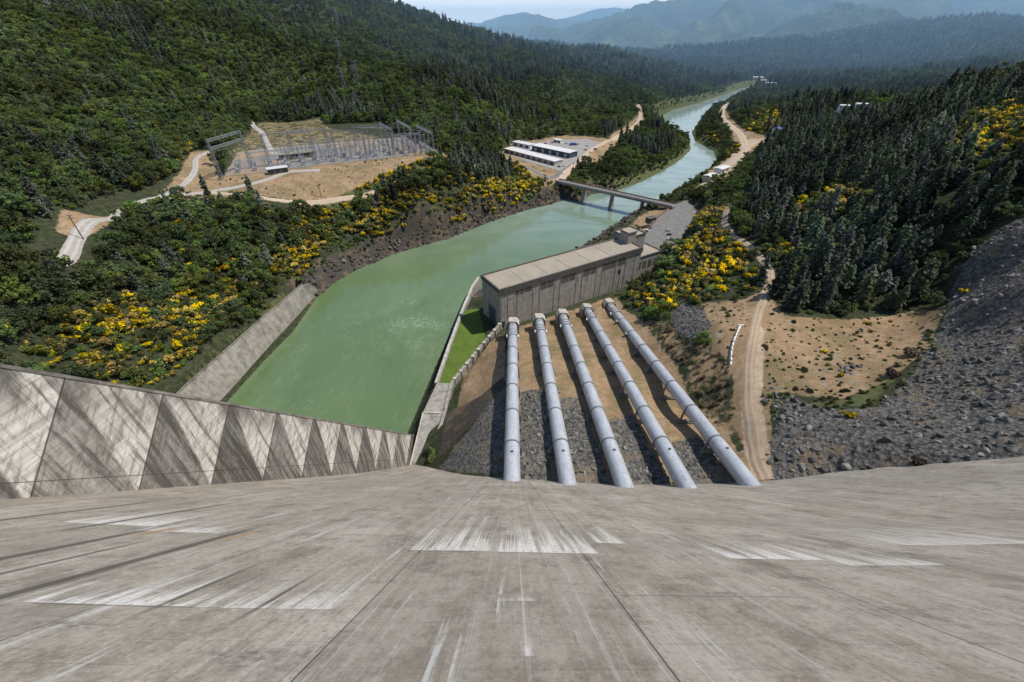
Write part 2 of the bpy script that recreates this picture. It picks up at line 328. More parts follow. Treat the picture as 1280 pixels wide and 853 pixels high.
# ------------------------------------------------------------------ materials for the built things
def dam_face_material():
    k = NT('dam_concrete', .88, .15)
    uv = k.uv(); S = k.sep(uv); s, t = S[0], S[1]           # metres along the arc, metres down the slope
    big = k.noise(k.comb(k.m('MULTIPLY', s, .16), k.m('MULTIPLY', t, .035), 0), 1., 5, .65)
    st1 = k.noise(k.comb(k.m('MULTIPLY', s, 1.6), k.m('MULTIPLY', t, .03), 3), 1., 5, .7)
    st2 = k.noise(k.comb(k.m('MULTIPLY', s, 6.), k.m('MULTIPLY', t, .12), 7), 1., 4, .7)
    fine = k.noise(k.comb(s, t, 0), 2.2, 8, .75)
    mott = k.noise(k.comb(k.m('MULTIPLY', s, .5), k.m('MULTIPLY', t, .35), 11), 1., 6, .7)
    c = k.ramp(big, [(.3, (.265, .23, .184)), (.52, (.365, .327, .272)), (.75, (.455, .413, .355))])
    c = k.mix(k.m('MULTIPLY', k.ss(st1, .5, .72), .5), c, (.165, .14, .112))
    c = k.mix(k.m('MULTIPLY', k.ss(st1, .46, .28), .45), c, (.43, .41, .375))
    c = k.mix(k.m('MULTIPLY', k.ss(st2, .52, .75), .3), c, (.19, .172, .15))
    c = k.mix(k.m('MULTIPLY', k.ss(mott, .47, .66), .65), c, (.165, .138, .108))
    c = k.mix(k.m('MULTIPLY', k.ss(fine, .55, .8), .45), c, (.15, .135, .115))
    c = k.mix(k.m('MULTIPLY', k.ss(fine, .44, .25), .4), c, (.46, .42, .365))
    grain = k.noise(k.comb(s, k.m('MULTIPLY', t, .7), 5), 5.5, 7, .8)
    c = k.mix(k.m('MULTIPLY', k.ss(grain, .5, .66), .7), c, (.13, .11, .085))
    c = k.mix(k.m('MULTIPLY', k.ss(grain, .48, .34), .55), c, (.54, .49, .42))
    blot = k.noise(k.comb(k.m('MULTIPLY', s, .22), k.m('MULTIPLY', t, .12), 31), 1., 7, .72)
    c = k.mix(k.m('MULTIPLY', k.ss(blot, .52, .64), .5), c, (.135, .115, .09))
    c = k.mix(k.m('MULTIPLY', k.ss(blot, .46, .34), .35), c, (.44, .405, .35))
    # every 1.95 m of slope a lift line, broken by noise
    fr = k.m('FRACT', k.m('DIVIDE', k.m('ADD', t, k.m('MULTIPLY', fine, .06)), 1.95))
    c = k.mix(k.m('MULTIPLY', k.m('MULTIPLY', k.ss(fr, .05, .0), k.ss(mott, .36, .58)), .55), c, (.11, .095, .08))
    # plates between joints differ a little
    cell = k.n('ShaderNodeTexWhiteNoise', noise_dimensions='2D')
    cs = k.m('FLOOR', k.m('DIVIDE', k.m('SUBTRACT', s, 5.2), 12.)); ct = k.m('FLOOR', k.m('DIVIDE', t, 9.8))
    k.put(cell.inputs['Vector'], k.comb(cs, ct, 0))
    c = k.mix(k.m('MULTIPLY', k.m('SUBTRACT', cell.outputs[0], .15), .4), c, (.18, .158, .13))
    ln1 = k.noise(k.comb(k.m('MULTIPLY', s, 3.2), k.m('MULTIPLY', t, .012), 51), 1., 5, .8)
    c = k.mix(k.m('MULTIPLY', k.ss(ln1, .55, .68), .4), c, (.17, .145, .115))
    c = k.mix(k.m('MULTIPLY', k.ss(ln1, .44, .33), .38), c, (.62, .585, .53))
    # lime bloom running down from seams:  s0, s1, seam t, length, strength
    lime = None
    jag = k.m('ADD', k.m('MULTIPLY', k.noise(k.comb(k.m('MULTIPLY', s, .75), k.m('MULTIPLY', t, .02), 21), 1., 3, .6), .6), k.m('MULTIPLY', k.noise(k.comb(k.m('MULTIPLY', s, 5.5), k.m('MULTIPLY', t, .04), 23), 1., 5, .8), .45))
    for (a, b, t0, L, q) in [(-22.6, -14.8, 26.9, 9, 1.), (-14.5, -8.2, 26.7, 8, .75), (-7.7, -1.6, 39.2, 24, .85), (-1.2, 6.4, 38.9, 26, .9), (-42, -33, 46, 16, .95), (-33, -25.5, 44, 9, .8),
                            (15.6, 22.5, 38.4, 15, 1.), (22.8, 29.5, 36.6, 13, .7), (7, 9.5, 43, 16, .8), (.35, .75, 22.4, 2.4, .8), (-.9, 1.2, 28.2, 1.2, .5),
                            (34, 47, 45, 26, .6), (30, 36, 30, 10, .45)]:
        # each streak's own reach comes from the jagged noise
        reach = k.m('MULTIPLY', k.ss(jag, .42, .68), L * 1.15)
        dt = k.m('SUBTRACT', t, t0)
        box = k.m('MULTIPLY', k.ss(s, a - .15, a + .25), k.ss(s, b + .15, b - .25))
        fal = k.m('MULTIPLY', k.ss(dt, -.05, .06), k.m('SUBTRACT', 1., k.ss(k.m('DIVIDE', dt, k.m('ADD', reach, .01)), .0, 1.)))
        v = k.m('MULTIPLY', k.m('MULTIPLY', box, fal), q)
        lime = v if lime is None else k.m('MAXIMUM', lime, v)
    c = k.mix(k.m('MULTIPLY', k.m('MULTIPLY', lime, k.ss(k.m('ADD', fine, k.m('MULTIPLY', st2, .9)), .7, 1.05)), .95), c, (.68, .66, .62))
    # loose white drips anywhere
    dr = k.noise(k.comb(k.m('MULTIPLY', s, .9), k.m('MULTIPLY', t, .03), 41), 1., 4, .7)
    c = k.mix(k.m('MULTIPLY', k.m('MULTIPLY', k.ss(dr, .59, .68), k.ss(mott, .4, .56)), .6), c, (.6, .59, .57))
    # wet dark runs on the left
    for (s0, w, t0, t1) in [(-24.2, .55, 0, 46), (-32.2, .6, 0, 44), (-28.6, .22, 20, 38), (-47, .5, 30, 60), (-16.2, .2, 27.2, 33), (-11.6, .18, 26.9, 31), (-38, .5, 44, 62)]:
        ds = k.m('ABSOLUTE', k.m('ADD', k.m('SUBTRACT', s, s0), k.m('MULTIPLY', k.m('SUBTRACT', st2, .5), .5)))
        v = k.m('MULTIPLY', k.ss(ds, w, w * .4), k.m('MULTIPLY', k.ss(t, t0 - 3, t0 + 1), k.ss(t, t1 + 4, t1 - 3)))
        c = k.mix(k.m('MULTIPLY', v, .85), c, (.085, .075, .066))
    for (s0, w, t0, t1) in [(-23.2, .4, 40, 47), (-31, .7, 41, 47), (-8.4, .12, 26.9, 29)]:   # rust
        v = k.m('MULTIPLY', k.ss(k.m('ABSOLUTE', k.m('SUBTRACT', s, s0)), w, .05), k.m('MULTIPLY', k.ss(t, t0, t0 + 2), k.ss(t, t1, t1 - 2)))
        c = k.mix(k.m('MULTIPLY', v, .7), c, (.34, .2, .07))
    # soft smudges
    for (s0, t0, rs, rt) in [(-5.6, 34.8, 1.5, 2.0), (-9.4, 22.2, 2.2, .9), (5.7, 37.3, 1.0, .9), (-9, 42, 2.6, 4), (17, 33, 1.6, .8), (11, 29.6, 1.4, .5), (30, 40, 4, 2), (-18, 24.5, 3, .7)]:
        q = k.m('ADD', k.m('POWER', k.m('DIVIDE', k.m('SUBTRACT', s, s0), rs), 2.), k.m('POWER', k.m('DIVIDE', k.m('SUBTRACT', t, t0), rt), 2.))
        c = k.mix(k.m('MULTIPLY', k.m('MULTIPLY', k.ss(k.m('SQRT', q), 1.2, .2), k.ss(fine, .4, .62)), .7), c, (.1, .088, .076))
    # contraction joints
    fj = k.m('FRACT', k.m('DIVIDE', k.m('ADD', k.m('SUBTRACT', s, 5.2), k.m('MULTIPLY', k.m('SUBTRACT', fine, .5), .05)), 12.))
    dj = k.m('MULTIPLY', k.m('MINIMUM', fj, k.m('SUBTRACT', 1., fj)), 12.)
    c = k.mix(k.m('MULTIPLY', k.ss(dj, .055, .02), .8), c, (.05, .045, .04))
    for (t0, a, b) in [(29.2, 5.2, 15), (38.8, -8, 5), (26.8, -22, -8), (36.5, 17.2, 30)]:
        v = k.m('MULTIPLY', k.ss(k.m('ABSOLUTE', k.m('SUBTRACT', k.m('ADD', t, k.m('MULTIPLY', fine, .08)), t0)), .06, .02), k.m('MULTIPLY', k.m('GREATER_THAN', s, a), k.m('LESS_THAN', s, b)))
        c = k.mix(k.m('MULTIPLY', v, .7), c, (.07, .06, .05))
    k.bump(k.m('ADD', k.m('MULTIPLY', fine, .6), k.m('MULTIPLY', k.ss(dj, .0, .05), .3)), .35, .06)
    return k.col(c)

def wall_face_material():
    """the spillway side wall: leaning joints, triangular stains, lift lines"""
    k = NT('side_wall_concrete', .88, .15)
    p = k.pos(); P = k.sep(p); y, z = P[1], P[2]
    n1 = k.noise(k.scale(p, (1, .9, .06)), 1., 5, .7)       # runs straight down
    n2 = k.noise(k.comb(k.m('MULTIPLY', k.m('ADD', y, z), .1), k.m('MULTIPLY', k.m('SUBTRACT', y, z), .9), 4), 1., 5, .7)
    n3 = k.noise(k.comb(k.m('MULTIPLY', y, .06), k.m('MULTIPLY', z, .9), 9), 1., 5, .75)       # level streaks along the lifts
    f = k.noise(p, 1.6, 9, .78)
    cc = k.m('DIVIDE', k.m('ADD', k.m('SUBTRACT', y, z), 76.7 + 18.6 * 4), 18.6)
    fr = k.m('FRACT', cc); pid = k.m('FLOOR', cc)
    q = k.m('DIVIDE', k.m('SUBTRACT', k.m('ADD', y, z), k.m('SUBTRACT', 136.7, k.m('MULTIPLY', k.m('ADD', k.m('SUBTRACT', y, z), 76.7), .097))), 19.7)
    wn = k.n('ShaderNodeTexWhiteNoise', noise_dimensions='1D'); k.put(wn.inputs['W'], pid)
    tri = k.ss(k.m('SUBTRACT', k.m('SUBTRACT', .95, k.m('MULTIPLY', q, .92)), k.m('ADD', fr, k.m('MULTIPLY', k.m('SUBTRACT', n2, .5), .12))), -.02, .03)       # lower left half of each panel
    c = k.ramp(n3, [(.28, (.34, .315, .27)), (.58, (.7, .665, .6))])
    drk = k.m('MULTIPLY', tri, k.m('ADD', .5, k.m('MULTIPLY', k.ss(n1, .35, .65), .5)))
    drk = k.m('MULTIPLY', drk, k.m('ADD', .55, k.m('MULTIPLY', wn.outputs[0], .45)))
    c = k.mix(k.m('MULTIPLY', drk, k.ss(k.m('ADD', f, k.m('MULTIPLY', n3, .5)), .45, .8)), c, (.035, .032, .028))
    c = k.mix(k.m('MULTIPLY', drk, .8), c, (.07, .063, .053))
    c = k.mix(k.m('MULTIPLY', k.ss(n1, .49, .64), .8), c, (.085, .077, .066))
    c = k.mix(k.m('MULTIPLY', k.ss(n2, .48, .64), .55), c, (.1, .09, .077))
    top = k.m('MULTIPLY', k.ss(q, .55, 1.), k.ss(k.noise(k.scale(p, (.3, .22, .05)), 1., 4, .6), .4, .62))
    c = k.mix(k.m('MULTIPLY', top, .85), c, (.11, .1, .085))
    c = k.mix(k.m('MULTIPLY', k.ss(f, .52, .7), .5), c, (.09, .082, .07))
    lf = k.m('FRACT', k.m('DIVIDE', z, 1.5))
    c = k.mix(k.m('MULTIPLY', k.m('MULTIPLY', k.ss(lf, .07, .0), k.ss(n1, .4, .55)), .6), c, (.08, .075, .065))
    dj = k.m('MINIMUM', fr, k.m('SUBTRACT', 1., fr))
    c = k.mix(k.m('MULTIPLY', k.ss(dj, .012, .004), .85), c, (.05, .045, .04))
    c = k.mix(k.m('MULTIPLY', k.ss(k.m('ABSOLUTE', k.m('SUBTRACT', q, .13)), .008, .002), .7), c, (.06, .055, .05))
    k.bump(f, .3, .06)
    return k.col(c)

def pipe_material():
    k = NT('aluminium_paint', .36, .5)
    p = k.pos()
    a = k.noise(k.scale(p, (.5, .12, .5)), 1., 5, .7); b = k.noise(p, 1.3, 5, .7)
    c = k.ramp(a, [(.3, (.37, .39, .415)), (.7, (.54, .56, .585))])
    c = k.mix(k.m('MULTIPLY', k.ss(b, .5, .7), .5), c, (.2, .2, .2))
    c = k.mix(k.m('MULTIPLY', k.ss(k.noise(k.scale(p, (.9, .9, .2)), 1., 6, .75), .56, .7), .5), c, (.17, .13, .09))
    sm = k.m('FRACT', k.m('DIVIDE', k.sep(p)[1], 5.9)); c = k.mix(k.m('MULTIPLY', k.ss(sm, .03, .0), .4), c, (.16, .16, .16))
    k.b.inputs['Metallic'].default_value = .25
    return k.col(c)

def ground_material():
    k = NT('hillside_ground', .95, .1)
    p = k.pos()
    a1 = k.attr('mask_a').outputs['Color']; a2 = k.attr('mask_b').outputs['Color']
    A = k.sep(a1); B = k.sep(a2)
    n1 = k.noise(p, .05, 6, .65); n2 = k.noise(p, .35, 7, .72); n3 = k.noise(p, 1.6, 6, .75); n4 = k.noise(p, .012, 4, .6)
    nm = k.noise(p, .11, 4, .6); w = k.m('ADD', k.m('MULTIPLY', k.m('SUBTRACT', n2, .5), .9), k.m('MULTIPLY', k.m('SUBTRACT', nm, .5), .9))
    forest = k.ramp(n2, [(.3, (.018, .022, .012)), (.52, (.042, .05, .026)), (.72, (.085, .086, .044))])
    dry = k.ramp(n2, [(.28, (.19, .125, .07)), (.5, (.3, .205, .122)), (.72, (.4, .3, .195))])
    dry = k.mix(k.m('MULTIPLY', k.ss(n1, .47, .62), .7), dry, (.15, .125, .06))
    dry = k.mix(k.m('MULTIPLY', k.ss(n3, .5, .7), .6), dry, (.12, .085, .045))
    n5 = k.noise(p, .09, 7, .75); dry = k.mix(k.m('MULTIPLY', k.ss(n5, .5, .62), .55), dry, (.13, .11, .055)); dry = k.mix(k.m('MULTIPLY', k.ss(k.noise(p, .2, 6, .75), .55, .68), .5), dry, (.36, .33, .28))
    tv = k.voro(p, .95, 'Color'); td = k.voro(p, .95)
    tal = k.mix(.6, k.ramp(n3, [(.3, (.066, .063, .056)), (.7, (.165, .158, .142))]), k.ramp(k.sep(tv)[0], [(.0, (.045, .044, .04)), (1., (.2, .194, .18))]))
    tal = k.mix(k.m('MULTIPLY', k.ss(td, .5, .85), .75), tal, (.03, .03, .03))
    tal = k.mix(k.m('MULTIPLY', k.ss(nm, .54, .66), .6), tal, (.2, .15, .095))
    grass = k.ramp(n2, [(.3, (.045, .06, .022)), (.7, (.12, .125, .055))])
    rock = k.ramp(n3, [(.3, (.02, .018, .016)), (.5, (.06, .053, .045)), (.72, (.15, .135, .115))])
    rock = k.mix(k.m('MULTIPLY', k.ss(nm, .5, .62), .6), rock, (.17, .12, .065))
    sand = k.ramp(n2, [(.3, (.32, .235, .155)), (.7, (.5, .41, .3))])
    c = forest
    for f, cc in ((A[2], grass), (A[0], dry), (B[0], rock), (A[1], tal), (B[1], sand)):
        c = k.mix(k.ss(k.m('ADD', f, w), .32, .62), c, cc)
    k.bump(k.m('ADD', n3, k.m('MULTIPLY', td, k.m('MULTIPLY', A[1], 1.2))), .7, .5)
    return k.col(c)

def water_material():
    k = NT('milky_green_water', .12, .5)
    p = k.pos(); P = k.sep(p)
    n = k.noise(k.scale(p, (.02, .012, 1)), 1., 4, .6, .8); n2 = k.noise(k.scale(p, (.012, .03, 1)), 1., 3, .55, 1.5)
    c = k.ramp(n, [(.3, (.085, .135, .055)), (.7, (.12, .175, .08))])
    c = k.mix(k.ss(P[1], 250, 560), c, k.ramp(n2, [(.35, (.17, .235, .2)), (.7, (.27, .335, .315))]))  # far reach paler: sky reflection mixed into the base colour
    # boils and foam threads below the outlets
    d = k.m('SQRT', k.m('ADD', k.m('POWER', k.m('ADD', P[0], 62.), 2.), k.m('MULTIPLY', k.m('POWER', k.m('SUBTRACT', P[1], 222.), 2.), .5)))
    th = k.noise(p, .13, 5, .6, 3.2)
    line = k.ss(k.m('ABSOLUTE', k.m('SUBTRACT', th, .5)), .045, .0)
    c = k.mix(k.m('MULTIPLY', k.m('MULTIPLY', line, k.m('MULTIPLY', k.ss(d, 46, 4), k.ss(k.noise(p, .05, 3, .5), .42, .66))), .45), c, (.42, .52, .4))
    th2 = k.noise(k.scale(p, (.03, .012, 1)), 1., 5, .62, 2.5)
    c = k.mix(k.m('MULTIPLY', k.m('MULTIPLY', k.ss(k.m('ABSOLUTE', k.m('SUBTRACT', th2, .5)), .012, .0), k.ss(P[1], 420, 150)), .1), c, (.42, .54, .44))
    k.bump(k.m('ADD', k.noise(k.scale(p, (.5, .35, 1)), 1., 4, .6), k.m('MULTIPLY', k.noise(p, .06, 3, .5), 1.5)), .03, .35)
    return k.col(c)

def asphalt_material(name='asphalt', lo=(.12, .118, .112), hi=(.2, .195, .185)):
    k = NT(name, .9, .2)
    p = k.pos()
    c = k.ramp(k.noise(p, .22, 6, .7), [(.3, lo), (.7, hi)])
    c = k.mix(k.m('MULTIPLY', k.ss(k.noise(p, 1.4, 5, .7), .55, .75), .4), c, tuple(x * .6 for x in lo))
    return k.col(c)

def track_material(name, c0, c1, rut):
    k = NT(name, .95, .1)
    p = k.pos(); u = k.sep(k.uv())[0]
    c = k.ramp(k.noise(p, .3, 6, .7), [(.3, c0), (.7, c1)])
    r = k.m('ABSOLUTE', k.m('SUBTRACT', k.m('ABSOLUTE', k.m('SUBTRACT', u, .5)), .2))
    c = k.mix(k.m('MULTIPLY', k.ss(r, .13, .02), .65), c, rut)
    c = k.mix(k.m('MULTIPLY', k.ss(k.noise(p, 1.5, 5, .75), .52, .72), .45), c, tuple(x * .55 for x in c0))
    k.bump(k.noise(p, 1.2, 5, .7), .5, .15)
    return k.col(c)

M = {}
M['dam'] = dam_face_material(); M['side_wall'] = wall_face_material(); M['pipe'] = pipe_material()
M['ground'] = ground_material(); M['water'] = water_material()
M['asphalt'] = asphalt_material(); M['pale_road'] = track_material('pale_gravel_road', (.25, .23, .205), (.38, .355, .325), (.44, .42, .385))
M['track'] = track_material('dirt_track', (.27, .19, .12), (.39, .3, .205), (.42, .36, .285))
M['sandy'] = track_material('sandy_road', (.32, .24, .165), (.48, .38, .28), (.5, .43, .34))
M['conc'] = concrete('concrete', (.2, .185, .16), (.34, .32, .285))
M['conc_dark'] = concrete('stained_concrete', (.15, .135, .115), (.26, .24, .21), stain=.8)
M['conc_ph'] = concrete('powerhouse_concrete', (.25, .235, .205), (.38, .36, .325), zs=.05, hs=.8, stain=.5, lift=1.5)
M['conc_pale'] = concrete('pale_concrete', (.36, .335, .29), (.5, .47, .42), lift=0)
M['window_dark'] = plain('smoked_glazing', (.035, .037, .036), .35, .3, .4, spec=.5)
M['frieze'] = plain('grimy_panels', (.115, .108, .095), .8, .3, .3)
M['roof_felt'] = plain('roof_felt', (.3, .265, .21), .9, .1, .12)
M['roof_edge'] = plain('dark_parapet_cap', (.1, .092, .082), .8, .2, .4)
M['roof_line'] = plain('pale_roof_joint', (.42, .39, .34), .8, .1)
M['steel'] = plain('galvanised_steel', (.3, .31, .32), .5, .15, 1.2, .4)
M['steel_dark'] = plain('dark_steel', (.09, .09, .092), .6, .2, 1.2, .3)
M['ring'] = plain('grey_band_steel', (.2, .21, .225), .5, .2, .8, .3)
M['white'] = plain('white_paint', (.74, .74, .72), .6, .08, .6)
M['white_roof'] = plain('white_sheet_roof', (.56, .56, .545), .55, .08, .3)
M['beige'] = plain('beige_cladding', (.45, .41, .34), .7, .1, .5)
M['blue_dark'] = plain('dark_blue_cladding', (.05, .075, .1), .6, .2, .5)
M['rust'] = plain('brown_weathered_steel', (.2, .12, .08), .8, .2, .6)
M['wood'] = plain('weathered_timber', (.12, .09, .065), .85, .2, 1.)
M['porcelain'] = plain('grey_porcelain', (.3, .32, .35), .4, .15, 1.)
M['tyre'] = plain('tyre_rubber', (.02, .02, .02), .8, .1)
M['glass'] = plain('car_glass', (.02, .025, .03), .12, .1, spec=.6)
M['lamp'] = plain('headlight_glass', (.7, .7, .68), .2, .05)
for nm, c in (('paint_white', (.72, .72, .71)), ('paint_blue', (.03, .07, .2)), ('paint_black', (.015, .015, .017)), ('paint_silver', (.42, .43, .44)), ('paint_red', (.3, .03, .025)), ('paint_navy', (.02, .03, .06))):
    M[nm] = plain(nm, c, .25, .04, .5, spec=.6)
M['lawn'] = NT('lawn_grass', .9, .1)
_k2 = M['lawn']; _p = _k2.pos()
M['lawn'] = _k2.col(_k2.mix(_k2.m('MULTIPLY', _k2.ss(_k2.noise(_p, 2.5, 5, .7), .4, .7), .5), _k2.ramp(_k2.noise(_p, .18, 5, .65), [(.3, (.06, .1, .018)), (.7, (.115, .165, .032))]), (.05, .085, .016)))

# ------------------------------------------------------------------ the dam
def dam_point(s, d):
    yf = float(face_y(d)); a = s / DAM_R; r = DAM_R - yf
    return (r * math.sin(a), DAM_R - r * math.cos(a), DAM_H - d)
ss_ = np.r_[np.arange(-150, -60, 5), np.arange(-60, 80, 2.), np.arange(80, 301, 5)]
dd_ = np.r_[9., np.arange(10, 60, 2.), np.arange(60, 162, 3.)]
a_ = ss_ / DAM_R
yy = face_y(dd_)[:, None]; rr = DAM_R - yy
X = rr * np.sin(a_)[None]; Yv = DAM_R - rr * np.cos(a_)[None] + plan_shift(ss_)[None] * np.clip((dd_ - 12) / 40, 0, 1)[:, None]; Z = np.repeat((DAM_H - dd_)[:, None], len(ss_), 1)
nr, nc = X.shape
V = np.stack([X, Yv, Z], -1).reshape(-1, 3)
idx = np.arange(nr * nc).reshape(nr, nc)
Q = np.stack([idx[:-1, :-1], idx[1:, :-1], idx[1:, 1:], idx[:-1, 1:]], -1).reshape(-1, 4)
# back edge of the crest ledge and upstream side
Xb = (DAM_R + 16) * np.sin(a_); Yb = DAM_R - (DAM_R + 16) * np.cos(a_)
V = np.vstack([V, np.stack([Xb, Yb, np.full(nc, DAM_H - 9.)], -1), np.stack([Xb, Yb - 2, np.full(nc, -10.)], -1)])
b0 = nr * nc; i0 = np.arange(nc - 1)
Q = np.vstack([Q, np.stack([b0 + i0, i0, i0 + 1, b0 + i0 + 1], -1), np.stack([b0 + nc + i0, b0 + i0, b0 + i0 + 1, b0 + nc + i0 + 1], -1)])
me = fast_mesh('concrete_dam', V, Q, [M['dam']], smooth=False)
uvl = me.uv_layers.new(name='UVMap')
tt = np.r_[np.repeat(np.cumsum(np.r_[dd_[0] * 1.28, np.hypot(np.diff(dd_), np.diff(face_y(dd_)))]), nc), np.zeros(2 * nc)]
sv = np.r_[np.tile(ss_, nr), np.tile(ss_, 2)]
uvl.data.foreach_set('uv', np.stack([sv[Q.ravel()], tt[Q.ravel()]], -1).astype(np.float32).ravel())
dam = bpy.data.objects.new('concrete_dam', me); C.objects.link(dam)
tag(dam, 'huge sloping grey concrete dam face with white lime streaks and dark joints', 'dam')

# spillway side wall standing on the dam face
wb = []
for k_ in range(26):
    f = k_ / 25
    y0 = 10 + f * 97.
    xx = -62.9 + (y0 - 10) * .2205
    z0 = 130.5 - (y0 - 10) * 1.2217
    wb.append((xx, y0, z0))
side = empty('spillway_wall', wb[-1])
tag(side, 'tall stained concrete spillway side wall with leaning joints, running down the dam face', 'wall')
m = MB()
nrm = Vector((1, -.2205, 0)).normalized()
for i in range(len(wb) - 1):
    p0, p1 = Vector(wb[i]), Vector(wb[i + 1])
    q0 = p0 + Vector((0.1, 1, 1)) * (11. - 2.8 * i / 25); q1 = p1 + Vector((0.1, 1, 1)) * (11. - 2.8 * (i + 1) / 25)
    q0.x = p0.x + (q0.y - p0.y) * .2205; q1.x = p1.x + (q1.y - p1.y) * .2205
    d0 = Vector((0, -2.5, -3)); t_ = nrm * -1.6
    m.hexa([p0 + d0 + t_, p0 + d0, p1 + d0, p1 + d0 + t_, q0 + t_, q0, q1, q1 + t_])
inv = Vector(wb[-1])
m.v = [tuple(Vector(v) - inv) for v in m.v]
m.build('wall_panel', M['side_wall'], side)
m = MB()
for i in range(len(wb) - 1):      # thin dark coping, slightly proud
    p0, p1 = Vector(wb[i]), Vector(wb[i + 1])
    q0 = p0 + Vector((0, 1, 1)) * (11. - 2.8 * i / 25); q1 = p1 + Vector((0, 1, 1)) * (11. - 2.8 * (i + 1) / 25)
    q0.x = p0.x + (q0.y - p0.y) * .2205; q1.x = p1.x + (q1.y - p1.y) * .2205
    up = Vector((0, .3, .28)); a = nrm * .12; t_ = nrm * -1.75
    m.hexa([q0 + t_ + up * .02, q0 + a + up * .02, q1 + a + up * .02, q1 + t_ + up * .02, q0 + t_ + up, q0 + a + up, q1 + a + up, q1 + t_ + up])
m.v = [tuple(Vector(v) - inv) for v in m.v]
m.build('coping', M['conc_dark'], side)

